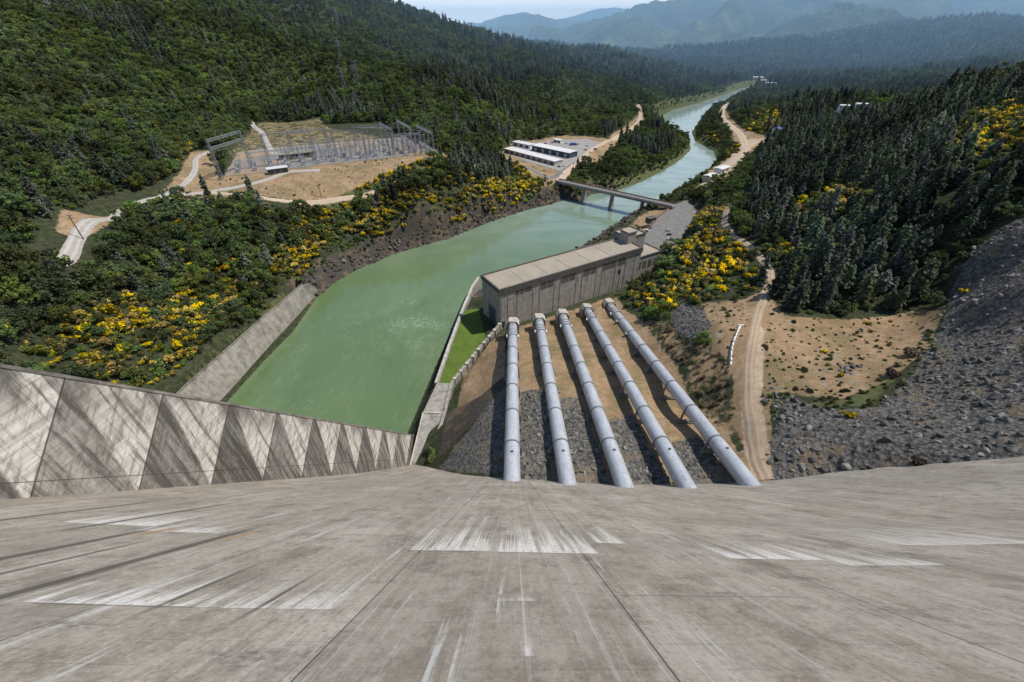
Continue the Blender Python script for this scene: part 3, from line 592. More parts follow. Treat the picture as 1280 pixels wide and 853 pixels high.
# ------------------------------------------------------------------ ground
rows = [24.]
while rows[-1] < 3300: rows.append(rows[-1] + max(1.5, .0088 * rows[-1]))
rows = np.array(rows); NCOL = 480
fx_ = np.linspace(-1, 1, NCOL)
GY = np.repeat(rows[:, None], NCOL, 1); GX = fx_[None] * (175 + 1.36 * rows)[:, None]
GZ = height(GX, GY)
ZONES = {
 'dry': [
  [(0.0, 75.7, 44.3), (0.0, 205.6, 10.0), (65.7, 242.9, 10.0), (70.4, 194.3, 24.2), (71.1, 135.5, 34.6), (73.4, 99.4, 40.3), (69.4, 72.8, 48.1), (37.2, 74.2, 45.4)],
  [(-25.0, 132.5, 13.6), (-25.1, 167.3, 7.0), (-4.7, 203.1, 10.0), (-2.8, 139.0, 26.9), (-9.4, 129.1, 26.7), (-20.5, 112.5, 23.3)],
  [(97.0, 184.8, 40.2), (111.7, 175.9, 47.9), (122.7, 180.0, 49.9), (120.7, 157.9, 50.3), (146.7, 154.3, 50.5), (176.3, 155.8, 55.8), (174.8, 145.8, 60.8), (157.3, 127.0, 57.7), (130.5, 108.9, 57.6), (108.0, 100.8, 54.2), (97.5, 109.8, 49.4), (92.6, 111.7, 47.6), (73.8, 73.3, 49.6), (64.6, 76.0, 45.9), (73.6, 88.2, 45.5), (78.7, 106.1, 41.1), (86.4, 124.4, 44.2), (83.7, 139.9, 44.0), (86.5, 157.2, 44.3)],
  [(-257.5, 301.8, 52.7), (-274.5, 364.5, 58.6), (-298.4, 422.1, 61.7), (-289.9, 434.7, 60.4), (-240.5, 358.0, 52.0), (-248.3, 376.9, 52.1), (-181.4, 421.3, 52.0), (-80.1, 478.6, 52.0), (-65.3, 457.7, 48.0), (-121.0, 387.7, 45.1), (-143.0, 365.2, 42.1), (-152.4, 349.4, 37.1), (-195.4, 336.1, 47.7), (-253.3, 312.4, 52.2)],
  [(-264.0, 246.7, 67.5), (-263.0, 294.1, 53.6), (-241.4, 241.2, 58.4), (-237.6, 220.4, 59.7), (-246.0, 218.7, 64.9)],
  [(-19.4, 548.5, 32.8), (0.0, 674.2, 18.8), (75.3, 725.2, 20.3), (156.6, 719.7, 15.6), (93.9, 583.8, 17.4), (60.2, 504.8, 13.7), (34.8, 466.2, 11.7), (0.0, 493.0, 25.6)],
  [(35.1, 475.0, 16.0), (55.2, 501.2, 13.8), (58.8, 487.5, 9.7), (44.1, 470.7, 6.0), (30.2, 462.3, 11.1)],
  [(92.9, 575.0, 14.5), (174.3, 778.1, 16.8), (265.1, 986.4, 18.3), (261.1, 927.0, 12.4), (181.6, 747.6, 13.9), (112.0, 593.9, 10.0)],
  [(229.6, 568.9, -3.8), (275.4, 590.0, 10.9), (344.3, 703.0, 13.1), (421.0, 959.1, 14.8), (457.7, 1033.1, 19.6), (397.0, 812.7, 17.1), (385.2, 693.8, 23.8), (344.1, 631.2, 22.1), (281.2, 549.5, 20.6), (231.6, 474.7, 19.4)],
  [(0.0, 121.7, 33.9), (0.0, 76.5, 44.4), (14.0, 74.9, 45.9), (15.4, 117.7, 37.9)],
  [(101.4, 367.0, 5.9), (124.2, 402.3, 8.0), (158.2, 427.8, 11.2), (159.6, 415.3, 13.0), (122.2, 362.0, 11.6), (108.0, 338.1, 10.4)],
 ],
 'talus': [
  [(72.3, 73.8, 48.9), (78.2, 84.9, 49.4), (97.0, 109.0, 49.4), (100.6, 94.0, 55.6), (112.2, 92.9, 58.5), (133.2, 106.6, 59.6), (157.3, 127.0, 57.7), (175.7, 145.2, 62.3), (192.7, 164.7, 72.2), (208.8, 174.4, 84.3), (216.7, 171.8, 93.2), (420,150), (300,60), (108.7, 56.4, 76.0), (95.8, 62.8, 63.1)],
  [(-27.8, 97.9, 21.0), (-1.9, 76.7, 43.7), (-2.8, 137.4, 27.4), (-12.8, 118.3, 28.5)],
  [(1.4, 75.7, 44.7), (3.3, 126.9, 33.4), (11.9, 125.3, 35.8), (13.5, 96.4, 41.7), (12.1, 74.8, 46.0)],
  [(14.0, 74.9, 45.9), (16.0, 117.6, 37.9), (25.6, 120.0, 36.4), (27.0, 99.1, 40.6), (29.0, 74.3, 45.9)],
  [(32.4, 74.0, 46.0), (33.7, 105.5, 38.5), (46.6, 111.5, 35.6), (45.4, 91.7, 41.2), (48.2, 74.9, 44.3)],
  [(52.3, 75.1, 44.0), (53.1, 93.9, 40.5), (66.1, 98.1, 39.7), (65.7, 73.7, 46.8)],
  [(83.7, 188.6, 32.0), (92.8, 196.2, 34.3), (93.8, 174.9, 41.6), (87.3, 153.0, 46.3), (80.2, 152.2, 41.2), (79.2, 167.9, 36.1)],
 ],
 'grass': [
  [(-264.8, 728.8, 61.8), (-247.5, 728.0, 61.9), (-334.4, 1027.9, 126.2), (-385.8, 1164.0, 174.6), (-420.9, 1227.8, 193.3), (-392.6, 1152.1, 173.0), (-345.0, 1026.1, 126.2)],
  [(-444.3, 1144.5, 187.9), (-447.3, 1231.3, 202.1), (-382.9, 1149.2, 166.0), (-379.4, 1110.2, 154.7)],
  [(-151.8, 217.8, 11.7), (-143.4, 265.0, 11.4), (-149.8, 258.4, 5.5), (-157.3, 155.1, 12.4), (-158.6, 151.2, 16.9)],
  [(-193.1, 330.4, 46.4), (-154.7, 360.7, 43.4), (-120.6, 385.5, 44.4), (-84.4, 429.6, 52.9), (-63.4, 441.5, 46.5), (-111.0, 367.7, 34.5), (-157.4, 343.2, 34.5)],
  [(88.3, 500.9, 5.8), (166.6, 573.6, 5.0), (281.9, 728.6, 2.1), (262.9, 799.0, 6.9), (181.8, 689.4, 10.2), (88.4, 541.0, 13.3)],
  [(126.5, 412.3, 8.5), (170.7, 455.0, 10.9), (258.1, 571.8, 10.4), (299.0, 701.1, -3.8), (292.3, 759.4, 1.9), (329.0, 826.2, 1.9), (308.5, 667.7, 3.6), (235.7, 513.9, 11.3)],
  [(284.3, 930.9, 11.8), (465.9, 1251.0, 10.0), (758.6, 1634.9, 5.9), (685.9, 1626.5, 15.8), (385.0, 1157.2, 12.2)],
  [(83.4, 121.9, 42.3), (96.7, 102.0, 51.2), (110.1, 100.3, 54.7), (143.7, 121.7, 56.2), (164.5, 136.5, 58.5), (156.9, 127.9, 57.1), (113.7, 95.9, 57.2), (95.6, 96.5, 53.0)],
 ],
 'sand': [[(69.3, 74.0, 47.9), (73.6, 88.2, 45.5), (84.2, 111.8, 43.5), (91.8, 130.5, 47.2), (106.2, 156.3, 49.2), (109.4, 155.9, 49.5), (97.9, 128.1, 49.1), (88.8, 109.0, 46.3), (78.5, 84.7, 49.7), (73.8, 73.3, 49.6)],
   [(229.2, 520.5, 9.4), (302.6, 619.2, 14.4), (361.3, 715.9, 16.3), (382.9, 700.6, 22.5), (342.7, 649.7, 18.3), (259.8, 520.6, 18.6)]],
}
def zone(name, x, y, soft):
    v = np.zeros(x.shape)
    for poly in ZONES[name]:
        pl = np.array([q[:2] for q in poly])
        v = np.maximum(v, 1 - sstep(poly_sd(x, y, pl), -soft, soft))
    return v
def zone_poly(pl): return 1 - sstep(poly_sd(GX, GY, np.array([q[:2] for q in pl])), -2, 2)
soft = np.clip(GY * .012, 1.0, 9)
mdry = np.zeros(GX.shape); mtal = mdry.copy(); mgr = mdry.copy(); msand = mdry.copy()
near = GY < 1400
for arr, nm in ((mdry, 'dry'), (mtal, 'talus'), (mgr, 'grass'), (msand, 'sand')):
    arr[near] = zone(nm, GX[near], GY[near], np.where((GX < 75) & (GX > -45) & (GY < 150), 4.5, soft)[near] if nm == 'talus' else soft[near])
rd = poly_sd(GX, GY, RIVER)
gx_ = np.gradient(GZ, axis=1) / np.gradient(GX, axis=1); slope = np.abs(gx_)
mrock = (1 - sstep(rd, 5, 20)) * (GY > 250) * (GY < 520)
mrock = np.maximum(mrock, (1 - sstep(poly_sd(GX, GY, np.array([q[:2] for q in [(-28.8, 106.3, 17.8), (-29.6, 138.1, 10.4), (-14.4, 138.5, 19.6), (-2.2, 148.2, 24.5), (-2.7, 130.8, 29.8), (-12.8, 118.3, 28.5), (-25.1, 109.0, 20.2)]])), -2, 2)) * 1.2)
mgr = np.maximum(mgr, (1 - sstep(rd, 4, 20)) * (GY > 520))
THIN = [(-340.8, 621.3, 54.6), (-276.2, 680.4, 52.6), (-235.5, 602.6, 52.0), (-162.1, 550.6, 52.0), (-94.0, 486.1, 52.0), (-135.9, 450.0, 52.0), (-247.9, 403.8, 52.0), (-282.2, 449.7, 55.8)]
mdry = np.maximum(mdry, .44 * zone_poly(THIN)); mgr = np.maximum(mgr, .5 * zone_poly(THIN))
mdry = np.maximum(mdry, .5 * zone_poly([(80.2, 178.4, 33.7), (78.8, 150.6, 40.2), (87.3, 137.7, 45.7), (83.8, 121.5, 42.6), (76.1, 96.9, 43.1), (71.8, 93.6, 42.1), (73.0, 131.3, 34.7), (70.3, 197.0, 23.5)]))
mdry = np.where((GX > 8) & (GX < 66) & (GY > 75) & (GY < 195), np.maximum(mdry, .9), mdry)
idx = np.arange(GX.size).reshape(GX.shape)
Q = np.stack([idx[:-1, :-1], idx[:-1, 1:], idx[1:, 1:], idx[1:, :-1]], -1).reshape(-1, 4)
me = fast_mesh('ground', np.stack([GX, GY, GZ], -1).reshape(-1, 3), Q, [M['ground']], smooth=True)
for nm, ch in (('mask_a', (mdry, mtal, mgr)), ('mask_b', (mrock, msand, np.zeros(GX.shape)))):
    at = me.color_attributes.new(nm, 'FLOAT_COLOR', 'POINT')
    at.data.foreach_set('color', np.stack([*ch, np.ones(GX.shape)], -1).astype(np.float32).ravel())
ground = tag(bpy.data.objects.new('ground', me), kind='structure'); C.objects.link(ground)

# quick lookup of the ground for placing things
def gh(x, y):
    return float(height(np.array([x]), np.array([y]))[0])

# river
m = MB()
m.add([(-400, 60, 0), (1500, 60, 0), (1500, 2100, 0), (-400, 2100, 0)], [(0, 1, 2, 3)])
tag(m.build('river', M['water']), kind='structure')

# ------------------------------------------------------------------ roads and pads
def spline(pts, step):
    P_ = [Vector(p[:2]) for p in pts]; out = []
    P_ = [P_[0] * 2 - P_[1]] + P_ + [P_[-1] * 2 - P_[-2]]
    for i in range(1, len(P_) - 2):
        a, b, c, d = P_[i - 1:i + 3]; n = max(2, int((c - b).length / step))
        for k_ in range(n):
            t = k_ / n
            out.append(.5 * ((2 * b) + (c - a) * t + (2 * a - 5 * b + 4 * c - d) * t * t + (3 * b - a - 3 * c + d) * t ** 3))
    out.append(P_[-2]); return out
def strip(name, pts, width, mat, lift=.3, step=3., rag=.12, seed=0):
    c = spline(pts, step); n = len(c); K = 7
    vs = np.zeros((n, K, 2))
    for i, p in enumerate(c):
        d = (c[min(i + 1, n - 1)] - c[max(i - 1, 0)]).normalized(); r = Vector((d.y, -d.x))
        w = width[0] + (width[1] - width[0]) * i / n if isinstance(width, tuple) else width
        wl = w * (1 + rag * mnoise.noise((i * .35, seed, 0)) * 2); wr = w * (1 + rag * mnoise.noise((i * .35, seed + 9, 0)) * 2)
        for j in range(K):
            t = j / (K - 1) * 2 - 1
            q = p + r * (t * (wr if t > 0 else wl) / 2); vs[i, j] = q
    z = height(vs[..., 0], vs[..., 1]) + lift; z[:, 0] -= lift + .1; z[:, -1] -= lift + .1
    V = np.concatenate([vs, z[..., None]], -1).reshape(-1, 3)
    idx = np.arange(n * K).reshape(n, K)
    Q = np.stack([idx[:-1, :-1], idx[:-1, 1:], idx[1:, 1:], idx[1:, :-1]], -1).reshape(-1, 4)
    me = fast_mesh(name, V, Q, [mat], smooth=True)
    u = me.uv_layers.new(name='UVMap'); uu = np.tile(np.linspace(0, 1, K), n); vv = np.repeat(np.arange(n), K)
    u.data.foreach_set('uv', np.stack([uu[Q.ravel()], vv[Q.ravel()]], -1).astype(np.float32).ravel())
    o = bpy.data.objects.new(name, me); C.objects.link(o); tag(o, kind='structure')
    # facing up
    if me.polygons[len(me.polygons) // 2].normal.z < 0: me.flip_normals()
    ROADS.append(([tuple(p) for p in c], (width[0] if isinstance(width, tuple) else width)))
    return o
ROADS = []
strip('dirt_track', [(72.5, 73.7, 49.0), (74.6, 83.2, 47.8), (82.4, 102.5, 44.9), (88.4, 117.8, 45.9), (95.3, 133.6, 48.8), (106.1, 152.7, 49.5), (120.3, 175.5, 50.3), (134.8, 197.9, 49.3), (140.8, 221.9, 49.0), (142.0, 244.3, 48.1), (142.2, 265.0, 46.5), (153.8, 299.1, 43.8), (195.5, 379.5, 27.9)], 4.2, M['track'], .22, 2.5, .14, 1)
strip('access_road', [(-225.5, 191.1, 59.4), (-238.2, 218.9, 60.3), (-253.7, 254.0, 58.6), (-264.9, 289.4, 54.0), (-257.8, 315.3, 53.0), (-239.4, 333.0, 51.2), (-219.4, 348.7, 51.5), (-206.3, 369.1, 51.6), (-196.9, 390.2, 52.0), (-172.6, 397.1, 51.6)], 6.5, M['pale_road'], .35, 4, .08, 2)
strip('hill_road', [(-259.6, 313.9, 53.5), (-260.6, 342.1, 54.0), (-268.4, 372.9, 57.1), (-284.8, 405.5, 59.9), (-286.7, 429.1, 60.2)], 5, M['pale_road'], .3, 4, .1, 3)
strip('field_track', [(-235.1, 333.1, 51.1), (-199.6, 332.3, 48.3), (-179.0, 338.2, 42.6), (-147.3, 355.1, 38.5), (-118.8, 374.6, 39.2)], 5, M['sandy'], .3, 4, .1, 4)
strip('gravel_lane', [(-344.2, 620.4, 55.7), (-307.9, 570.4, 52.0), (-270.9, 506.0, 52.0), (-235.9, 450.0, 52.0), (-210.3, 418.3, 52.0)], 7, M['pale_road'], .4, 4, .1, 5)
strip('yard_road', [(50.9, 493.6, 13.3), (62.3, 518.3, 16.5), (83.4, 567.3, 18.3), (112.5, 638.7, 18.5), (142.5, 692.5, 18.5), (188.2, 778.9, 14.2), (239.1, 893.9, 11.9), (264.9, 977.6, 16.6), (262.9, 1005.5, 29.1)], 9, M['sandy'], .35, 4, .1, 6)
strip('bank_road', [(199.7, 462.5, 14.5), (247.1, 532.1, 12.8), (286.8, 582.1, 14.8), (336.6, 654.9, 16.2), (372.7, 756.8, 16.9), (410.9, 901.8, 13.4), (440.1, 997.0, 18.3), (539.3, 1194.2, 11.2)], (13, 9), M['sandy'], .4, 5, .12, 7)
strip('side_road', [(335.5, 657.2, 15.7), (366.7, 688.8, 18.1), (386.1, 691.1, 24.3), (415.8, 701.0, 32.4)], 11, M['sandy'], .45, 5, .1, 8)
strip('lower_terrace', [(113.3, 643.8, 18.5), (74.0, 548.0, 18.2), (46.3, 506.4, 16.0), (29.9, 513.9, 19.4), (14.2, 526.5, 23.4)], 8, M['asphalt'], .3, 4, .06, 9)

def pad(name, pts, z, mat):
    m = MB(); P_ = [(p[0], p[1], z) for p in pts]
    m.add(P_, [tuple(range(len(P_)))])
    o = m.build(name, mat)
    if o.data.polygons[0].normal.z < 0: o.data.flip_normals()
    return tag(o, kind='structure')
pad('parking_lot', [(101.4, 298.0, 13.0), (115.6, 284.3, 13.0), (135.2, 323.6, 13.0), (180.0, 406.0, 13.0), (178.8, 435.0, 13.0), (160.4, 417.7, 13.0), (140.5, 392.6, 13.0), (120.4, 356.5, 13.0), (104.0, 323.6, 13.0)], 13.16, M['asphalt'])
pad('depot_yard', [(-13.2, 624.0, 18.5), (20.3, 566.4, 18.5), (57.0, 524.4, 18.5), (84.8, 578.9, 18.5), (132.4, 675.5, 18.5), (117.3, 710.2, 18.5), (73.5, 704.2, 18.5), (17.7, 675.5, 18.5)], 18.7, asphalt_material('yard_tarmac', (.2, .19, .18), (.32, .31, .29)))
k = NT('switchyard_gravel', .95, .1); pp = k.pos()
M['yard_gravel'] = k.col(k.mix(k.ss(k.noise(pp, .03, 5, .6), .45, .65), k.ramp(k.noise(pp, .4, 6, .7), [(.3, (.13, .13, .127)), (.7, (.26, .255, .245))]), (.3, .225, .15)))
pad('gravel_pad', [(-245.8, 374.8, 52.0), (-178.1, 412.4, 52.0), (-79.6, 463.8, 52.0), (-131.4, 541.1, 52.0), (-188.6, 514.4, 52.0), (-263.1, 482.2, 52.0), (-289.4, 460.3, 52.0)], 52.2, M['yard_gravel'])

# ------------------------------------------------------------------ walls by the water, walkway and lawn
tag(MB().build('x', M['conc']), kind='structure'); bpy.data.objects.remove(bpy.data.objects['x'])
lw_top = [(-161.5, 98), (-157, 150), (-150.5, 205), (-143.4, 256), (-141, 262)]
lw_bot = [(-150.5, 98), (-147, 155), (-143.2, 210), (-139.2, 262), (-137.5, 268)]
m = MB()
for i in range(4):
    a, b, c, d = lw_top[i], lw_top[i + 1], lw_bot[i + 1], lw_bot[i]
    ht = [14, 14, 13, 12, 10]
    m.hexa([(a[0] - 2, a[1], -3), (d[0], d[1], -3), (c[0], c[1], -3), (b[0] - 2, b[1], -3), (a[0] - 1.6, a[1], ht[i]), (a[0], a[1], ht[i]), (b[0], b[1], ht[i + 1]), (b[0] - 1.6, b[1], ht[i + 1])])
lwall = empty('river_wall', (-148, 200, 0)); tag(lwall, 'long sloping grey concrete wall along the left bank below the yellow bushes', 'wall')
m.v = [(x + 148, y - 200, z) for x, y, z in m.v]
m.build('wall_face', concrete('river_wall_concrete', (.17, .155, .13), (.3, .28, .24), zs=.05, hs=.35, stain=.5, lift=2.5), lwall)
m = MB(); m.wall([(-162.2, 98, 14.6), (-157.7, 150, 14.6), (-151.2, 205, 13.6), (-144.1, 256, 12.6)], 1.0, 9, 14.5)
m.v = [(x + 148, y - 200, z) for x, y, z in m.v]
m.build('coping', M['conc_dark'], lwall)

# concrete walkway block below the lawn
m = MB(); wk = [(-42.7, 109.3, 10.0)[:2], (-33.8, 110.5, 10.0)[:2], (-32.6, 138.5, 10.0)[:2], (-31.6, 157.8, 10.0)[:2], (-37.4, 159.0, 10.0)[:2], (-42.2, 138.5, 10.0)[:2]]
wk = [(-41.5, 104), (-33.5, 106.5), (-31.2, 137.5), (-30.4, 158), (-37.6, 158.5), (-41.2, 138)]
walk = empty('concrete_walkway', (-36, 130, 0)); tag(walk, 'flat concrete walkway between the spillway wall and the lawn, with a pale rim', 'walkway')
m.prism([(x + 36, y - 130) for x, y in wk], -4, 10.0); m.build('slab', M['conc'], walk)
m = MB(); rim = [(-41, 137.9), (-31.4, 137.4), (-33.4, 108)]
m.wall([(x + 36, y - 130) for x, y in rim], .7, 9.9, 10.5); m.wall([(-41 + 36, 137.9 - 130), (-41.2 + 36, 106 - 130)], .6, 9.9, 10.5)
m.build('rim', M['conc_pale'], walk)
# wall between lawn and river
m = MB(); pts = [(-38.2, 158.5), (-35.4, 190), (-31.5, 228), (-27.5, 258), (-24, 272)]
lw2 = empty('quay_wall', (-34, 200, 0)); tag(lw2, 'narrow concrete quay wall between the green lawn and the river', 'wall')
m.wall([(x + 34, y - 200) for x, y in pts], 2.2, -4, 9.4); m.build('wall_face', M['conc'], lw2)
m = MB(); m.wall([(x + 34, y - 200) for x, y in pts], 1.3, 9.42, 10.2); m.build('coping', M['conc_pale'], lw2)
# lawn
m = MB(); m.prism([(-37.0, 158.6), (-31.0, 158.2), (-8.2, 209), (-22, 232), (-30.4, 230), (-34.3, 190)], 3, 8.2)
tag(m.build('grass', M['lawn']), kind='stuff')
# stepped retaining wall from the walkway up to the powerhouse
rw = empty('retaining_wall', (-20, 185, 0)); tag(rw, 'buttressed concrete retaining wall climbing beside the lawn to the powerhouse corner', 'wall')
m = MB(); pts = [(-33.2, 112, 11.5), (-31.0, 137, 11.0), (-30.2, 158, 10.8), (-19.5, 182, 12.0), (-6.2, 207, 14.5)]
m.wall([(p[0] + 20, p[1] - 185, p[2]) for p in pts], 1.5, 3, 12); m.build('wall_face', M['conc'], rw)
m = MB()
for f in np.linspace(.05, .95, 9):
    x = -30.2 + 24 * f; y = 158 + 49 * f; z = 10.8 + 3.7 * f
    m.box(x + 20 - .9, x + 20 + .9, y - 185 - .8, y - 185 + .8, 3, z + .5)
m.build('buttress', M['conc_pale'], rw)

# ------------------------------------------------------------------ penstocks
PX0 = [0., 15.4, 30.8, 47.6, 65.3]; PX1 = [.4, 15.2, 29.4, 45.4, 61.0]; PE = [190.5, 197, 205, 215.5, 225]
def penstock(i):
    x0, x1, ye = PX0[i], PX1[i], PE[i]
    ys = 66.; slope_ = -.2418
    zc = lambda y: 51 + slope_ * (y - 72.3)
    xc = lambda y: x0 + (x1 - x0) * (y - 72) / (ye - 72)
    root = empty('penstock', (xc(130), 130, zc(130)))
    O_ = Vector(root.location); P_ = lambda y, dz=0, dx=0: Vector((xc(y) + dx, y, zc(y) + dz)) - O_
    words = ['first silver penstock pipe, nearest the lawn', 'second silver penstock pipe counted from the lawn', 'middle silver penstock pipe of the five', 'fourth silver penstock pipe counted from the lawn', 'silver penstock pipe farthest from the lawn, nearest the dirt track'][i]
    tag(root, words, 'penstock', 'silver penstocks running from the dam to the powerhouse')
    m = MB(); m.tube(P_(ys), P_(ye), 2.4, n=40); m.build('pipe', M['pipe'], root)
    ax = (P_(ye) - P_(ys)).normalized()
    ringy = [87 + i * .6 + k_ * 17.9 for k_ in range(9)]
    ringy = [y for y in ringy if y < ye - 28]
    last = ye - 14
    def ring(y, w, r, mat='ring', nm='ring'):
        m = MB(); a = P_(y); m.tube(a - ax * w / 2, a + ax * w / 2, r, n=40); return m.build(nm, M[mat], root)
    for y in ringy:
        ring(y, .55, 2.64)
        b = P_(y); g = gh(xc(y), y) - O_.z
        for sx in (-1, 1):        # support legs on a concrete pier
            m = MB(); top = b + Vector((sx * 2.55, 0, -.3)); bot = Vector((b.x + sx * 2.9, b.y, g + .9))
            if top.z - bot.z < .6: bot.z = top.z - .8
            m.bar(top, bot, .55)
            m.build('leg', M['ring'], root)
        m = MB(); m.box(b.x - 3.9, b.x + 3.9, b.y - .9, b.y + .9, g - 2.5, g + .9); m.build('pier', M['conc_dark'], root)
    # expansion sleeve near the powerhouse
    m = MB(); m.tube(P_(last - 3), P_(last + 3.4), 2.6, n=40); m.build('sleeve', M['pipe'], root)
    for y in (last - 3.2, last, last + 3.6): ring(y, .45, 2.8)
    for sx in (-1, 1):
        m = MB(); m.box(P_(last).x + sx * 2.9 - .35, P_(last).x + sx * 2.9 + .35, P_(last).y - .9, P_(last).y + .9, P_(last).z - .5, P_(last).z + .4)
        m.build('bracket', M['white'], root)
    # manholes on top
    for y in (81.5 + i * .4, ye - 3.5):
        m = MB(); c = P_(y); up = Vector((0, -ax.z, ax.y)).normalized()
        m.tube(c + up * 2.2, c + up * 2.62, .42, n=14); m.build('manhole', M['steel_dark'], root)
    # concrete anchor block at the powerhouse end, cut to a blunt arch
    m = MB(); L_ = 7.5; a = P_(ye - .6); b = a + ax * L_
    prof = [(-3.6, -5), (3.6, -5), (3.6, 1.2), (2.1, 3.3), (-2.1, 3.3), (-3.6, 1.2)]
    v0 = [(a.x + px, a.y, a.z + pz) for px, pz in prof]; v1 = [(b.x + px, b.y, b.z + pz) for px, pz in prof]
    n = 6
    m.add(v0 + v1, [tuple(range(n)), tuple(range(2 * n - 1, n - 1, -1))] + [(j, n + j, n + (j + 1) % n, (j + 1) % n) for j in range(n)])
    m.build('anchor_block', M['conc_pale'], root)
    m = MB(); m.tube(a - ax * .5, a + ax * .05, 3.1, n=32); m.build('collar', M['steel_dark'], root)
for i in range(5): penstock(i)

# ------------------------------------------------------------------ powerhouse
PH = Vector((-7, 205.5, 0)); PHR = math.atan2(.5209, .8536)
ph = empty('powerhouse', PH, PHR)
tag(ph, 'long flat-roofed concrete powerhouse at the end of the five penstocks', 'powerhouse')
Lp, Wp, Zr, Zb = 109.5, 20.7, 36.0, 2.0
m = MB(); m.box(0, Lp, 0, Wp, Zb, Zr); m.build('wall', M['conc_ph'], ph)
m = MB()
for xs in (0.6, 5.2, 11.7, 22.5, 27.4, 38.1, 42.5, 55, 59.6, 71.2, 75.9, 87.8, 92.5, 96.6, 104.5):
    m.box(xs - .09, xs + .09, -.16, -.003, Zb, 31.2)
m.build('pilaster', M['conc_dark'], ph)
m = MB(); m.box(-.5, Lp + .5, -.5, -.004, 33.2, 35.9); m.box(-.5, -.004, -.004, Wp + .5, 34.4, 35.9)
m.build('frieze', M['roof_edge'], ph)
for a, b in ((10.6, 12.9), (13.6, 16.2), (17.0, 21.8), (28.2, 32.4), (33.0, 37.3), (43.2, 48.6), (49.4, 54.0), (60.4, 65.4), (66.2, 70.4), (76.8, 81.8), (82.6, 87), (89.2, 95.6)):
    m = MB(); m.box(a, b, -.12, -.003, 28.6 if a > 25 else 30.2, 32.9); w_ = m.build('window', M['frieze'], ph)
    m = MB(); n_ = max(2, int((b - a) / 1.2))
    for q in range(1, n_): m.box(a + (b - a) * q / n_ - .06, a + (b - a) * q / n_ + .06, -.2, -.122, 28.7 if a > 25 else 30.3, 32.8)
    m.build('mullion', M['conc_dark'], w_)
m = MB(); m.box(90.5, 92.2, -.12, -.003, 22, 25.4); m.build('vent', M['window_dark'], ph)
m = MB(); m.box(.5, Lp - .5, .5, Wp - .5, Zr + .003, Zr + .25); rf = m.build('roof', M['roof_felt'], ph)
m = MB()
for xs in (17.9, 34.8, 50.8, 67.3, 84.0): m.box(xs - .16, xs + .16, .6, Wp - .6, Zr + .26, Zr + .5)
m.build('roof_joint', M['roof_line'], rf)
m = MB()
m.box(-.5, Lp + .5, -.5, .45, Zr + .003, Zr + .9); m.box(-.5, Lp + .5, Wp - .45, Wp + .5, Zr + .003, Zr + .9)
m.box(-.5, .45, .46, Wp - .46, Zr + .003, Zr + .9); m.box(Lp - .45, Lp + .5, .46, 9.9, Zr + .003, Zr + .9)
m.build('parapet', M['roof_edge'], ph)
m = MB(); m.box(-.2, -.003, 5.2, 12.6, 7, 21); m.build('door', M['blue_dark'], ph)
m = MB(); m.box(-.35, -.004, 4.5, 5.1, 7, 21.6); m.box(-.35, -.004, 12.7, 13.3, 7, 21.6); m.box(-.35, -.004, 5.1, 12.7, 21.05, 21.6); m.build('door_frame', M['conc_dark'], ph)
m = MB(); m.box(1.3, 3.1, -.2, -.004, 11, 15); m.build('hatch', M['window_dark'], ph)
m = MB(); m.box(105.8, 122, 10, 24.5, 3, 40.0); m.build('lift_tower', M['conc_ph'], ph)
m = MB(); m.box(106.3, 121.5, 10.5, 24, 40.003, 40.25); m.build('tower_roof', M['roof_felt'], ph)
m = MB()
for q in ((105.5, 122.3, 9.7, 10.3), (105.5, 122.3, 24.2, 24.8), (105.5, 106.1, 10.31, 24.19), (121.7, 122.3, 10.31, 24.19)): m.box(*q, 40.003, 40.9)
m.build('tower_parapet', M['roof_edge'], ph)
m = MB(); m.box(104.8, 112, 9.4, 17.2, 36.3, 43.6); m.build('penthouse', M['conc_ph'], ph)
m = MB(); m.box(104.4, 112.4, 9.0, 17.6, 43.603, 44.2); m.build('penthouse_roof', M['roof_edge'], ph)
m = MB(); m.box(104.9, 111.9, 9.5, 17.1, 44.203, 44.4); m.build('penthouse_felt', M['roof_felt'], ph)
m = MB(); m.box(109.6, 135.5, 4.6, 20.3, 2, 26); m.build('annex', M['conc_ph'], ph)
m = MB(); m.box(110, 135.1, 5.0, 9.9, 26.003, 26.2); m.box(122.1, 135.1, 10.0, 19.9, 26.003, 26.2); m.build('annex_roof', M['roof_felt'], ph)
m = MB(); m.box(109.6, 135.9, 4.2, 4.95, 26.003, 26.8); m.box(135.15, 135.9, 4.96, 20.6, 26.003, 26.8); m.build('annex_parapet', M['roof_edge'], ph)
for xs in (113.5, 118.8, 124, 129.4): 
    m = MB(); m.box(xs, xs + 3.2, 4.42, 4.597, 17.5, 22.5); m.build('window', M['frieze'], ph)
# small flat-roofed cabin behind the tower
cb = empty('flat_roof_cabin', (125.7, 373.9, 13.0), .5); tag(cb, 'small dark flat-roofed cabin at the edge of the lot behind the powerhouse tower', 'cabin')
m = MB(); m.box(-4, 4, -2.5, 2.5, -1, 3.6); m.build('wall', M['frieze'], cb)
m = MB(); m.box(-4.4, 4.4, -2.9, 2.9, 3.603, 4.0); m.build('roof', M['roof_edge'], cb)
m = MB(); m.box(-1, .2, -2.6, -2.503, -.5, 2.2); m.build('door', M['steel'], cb)

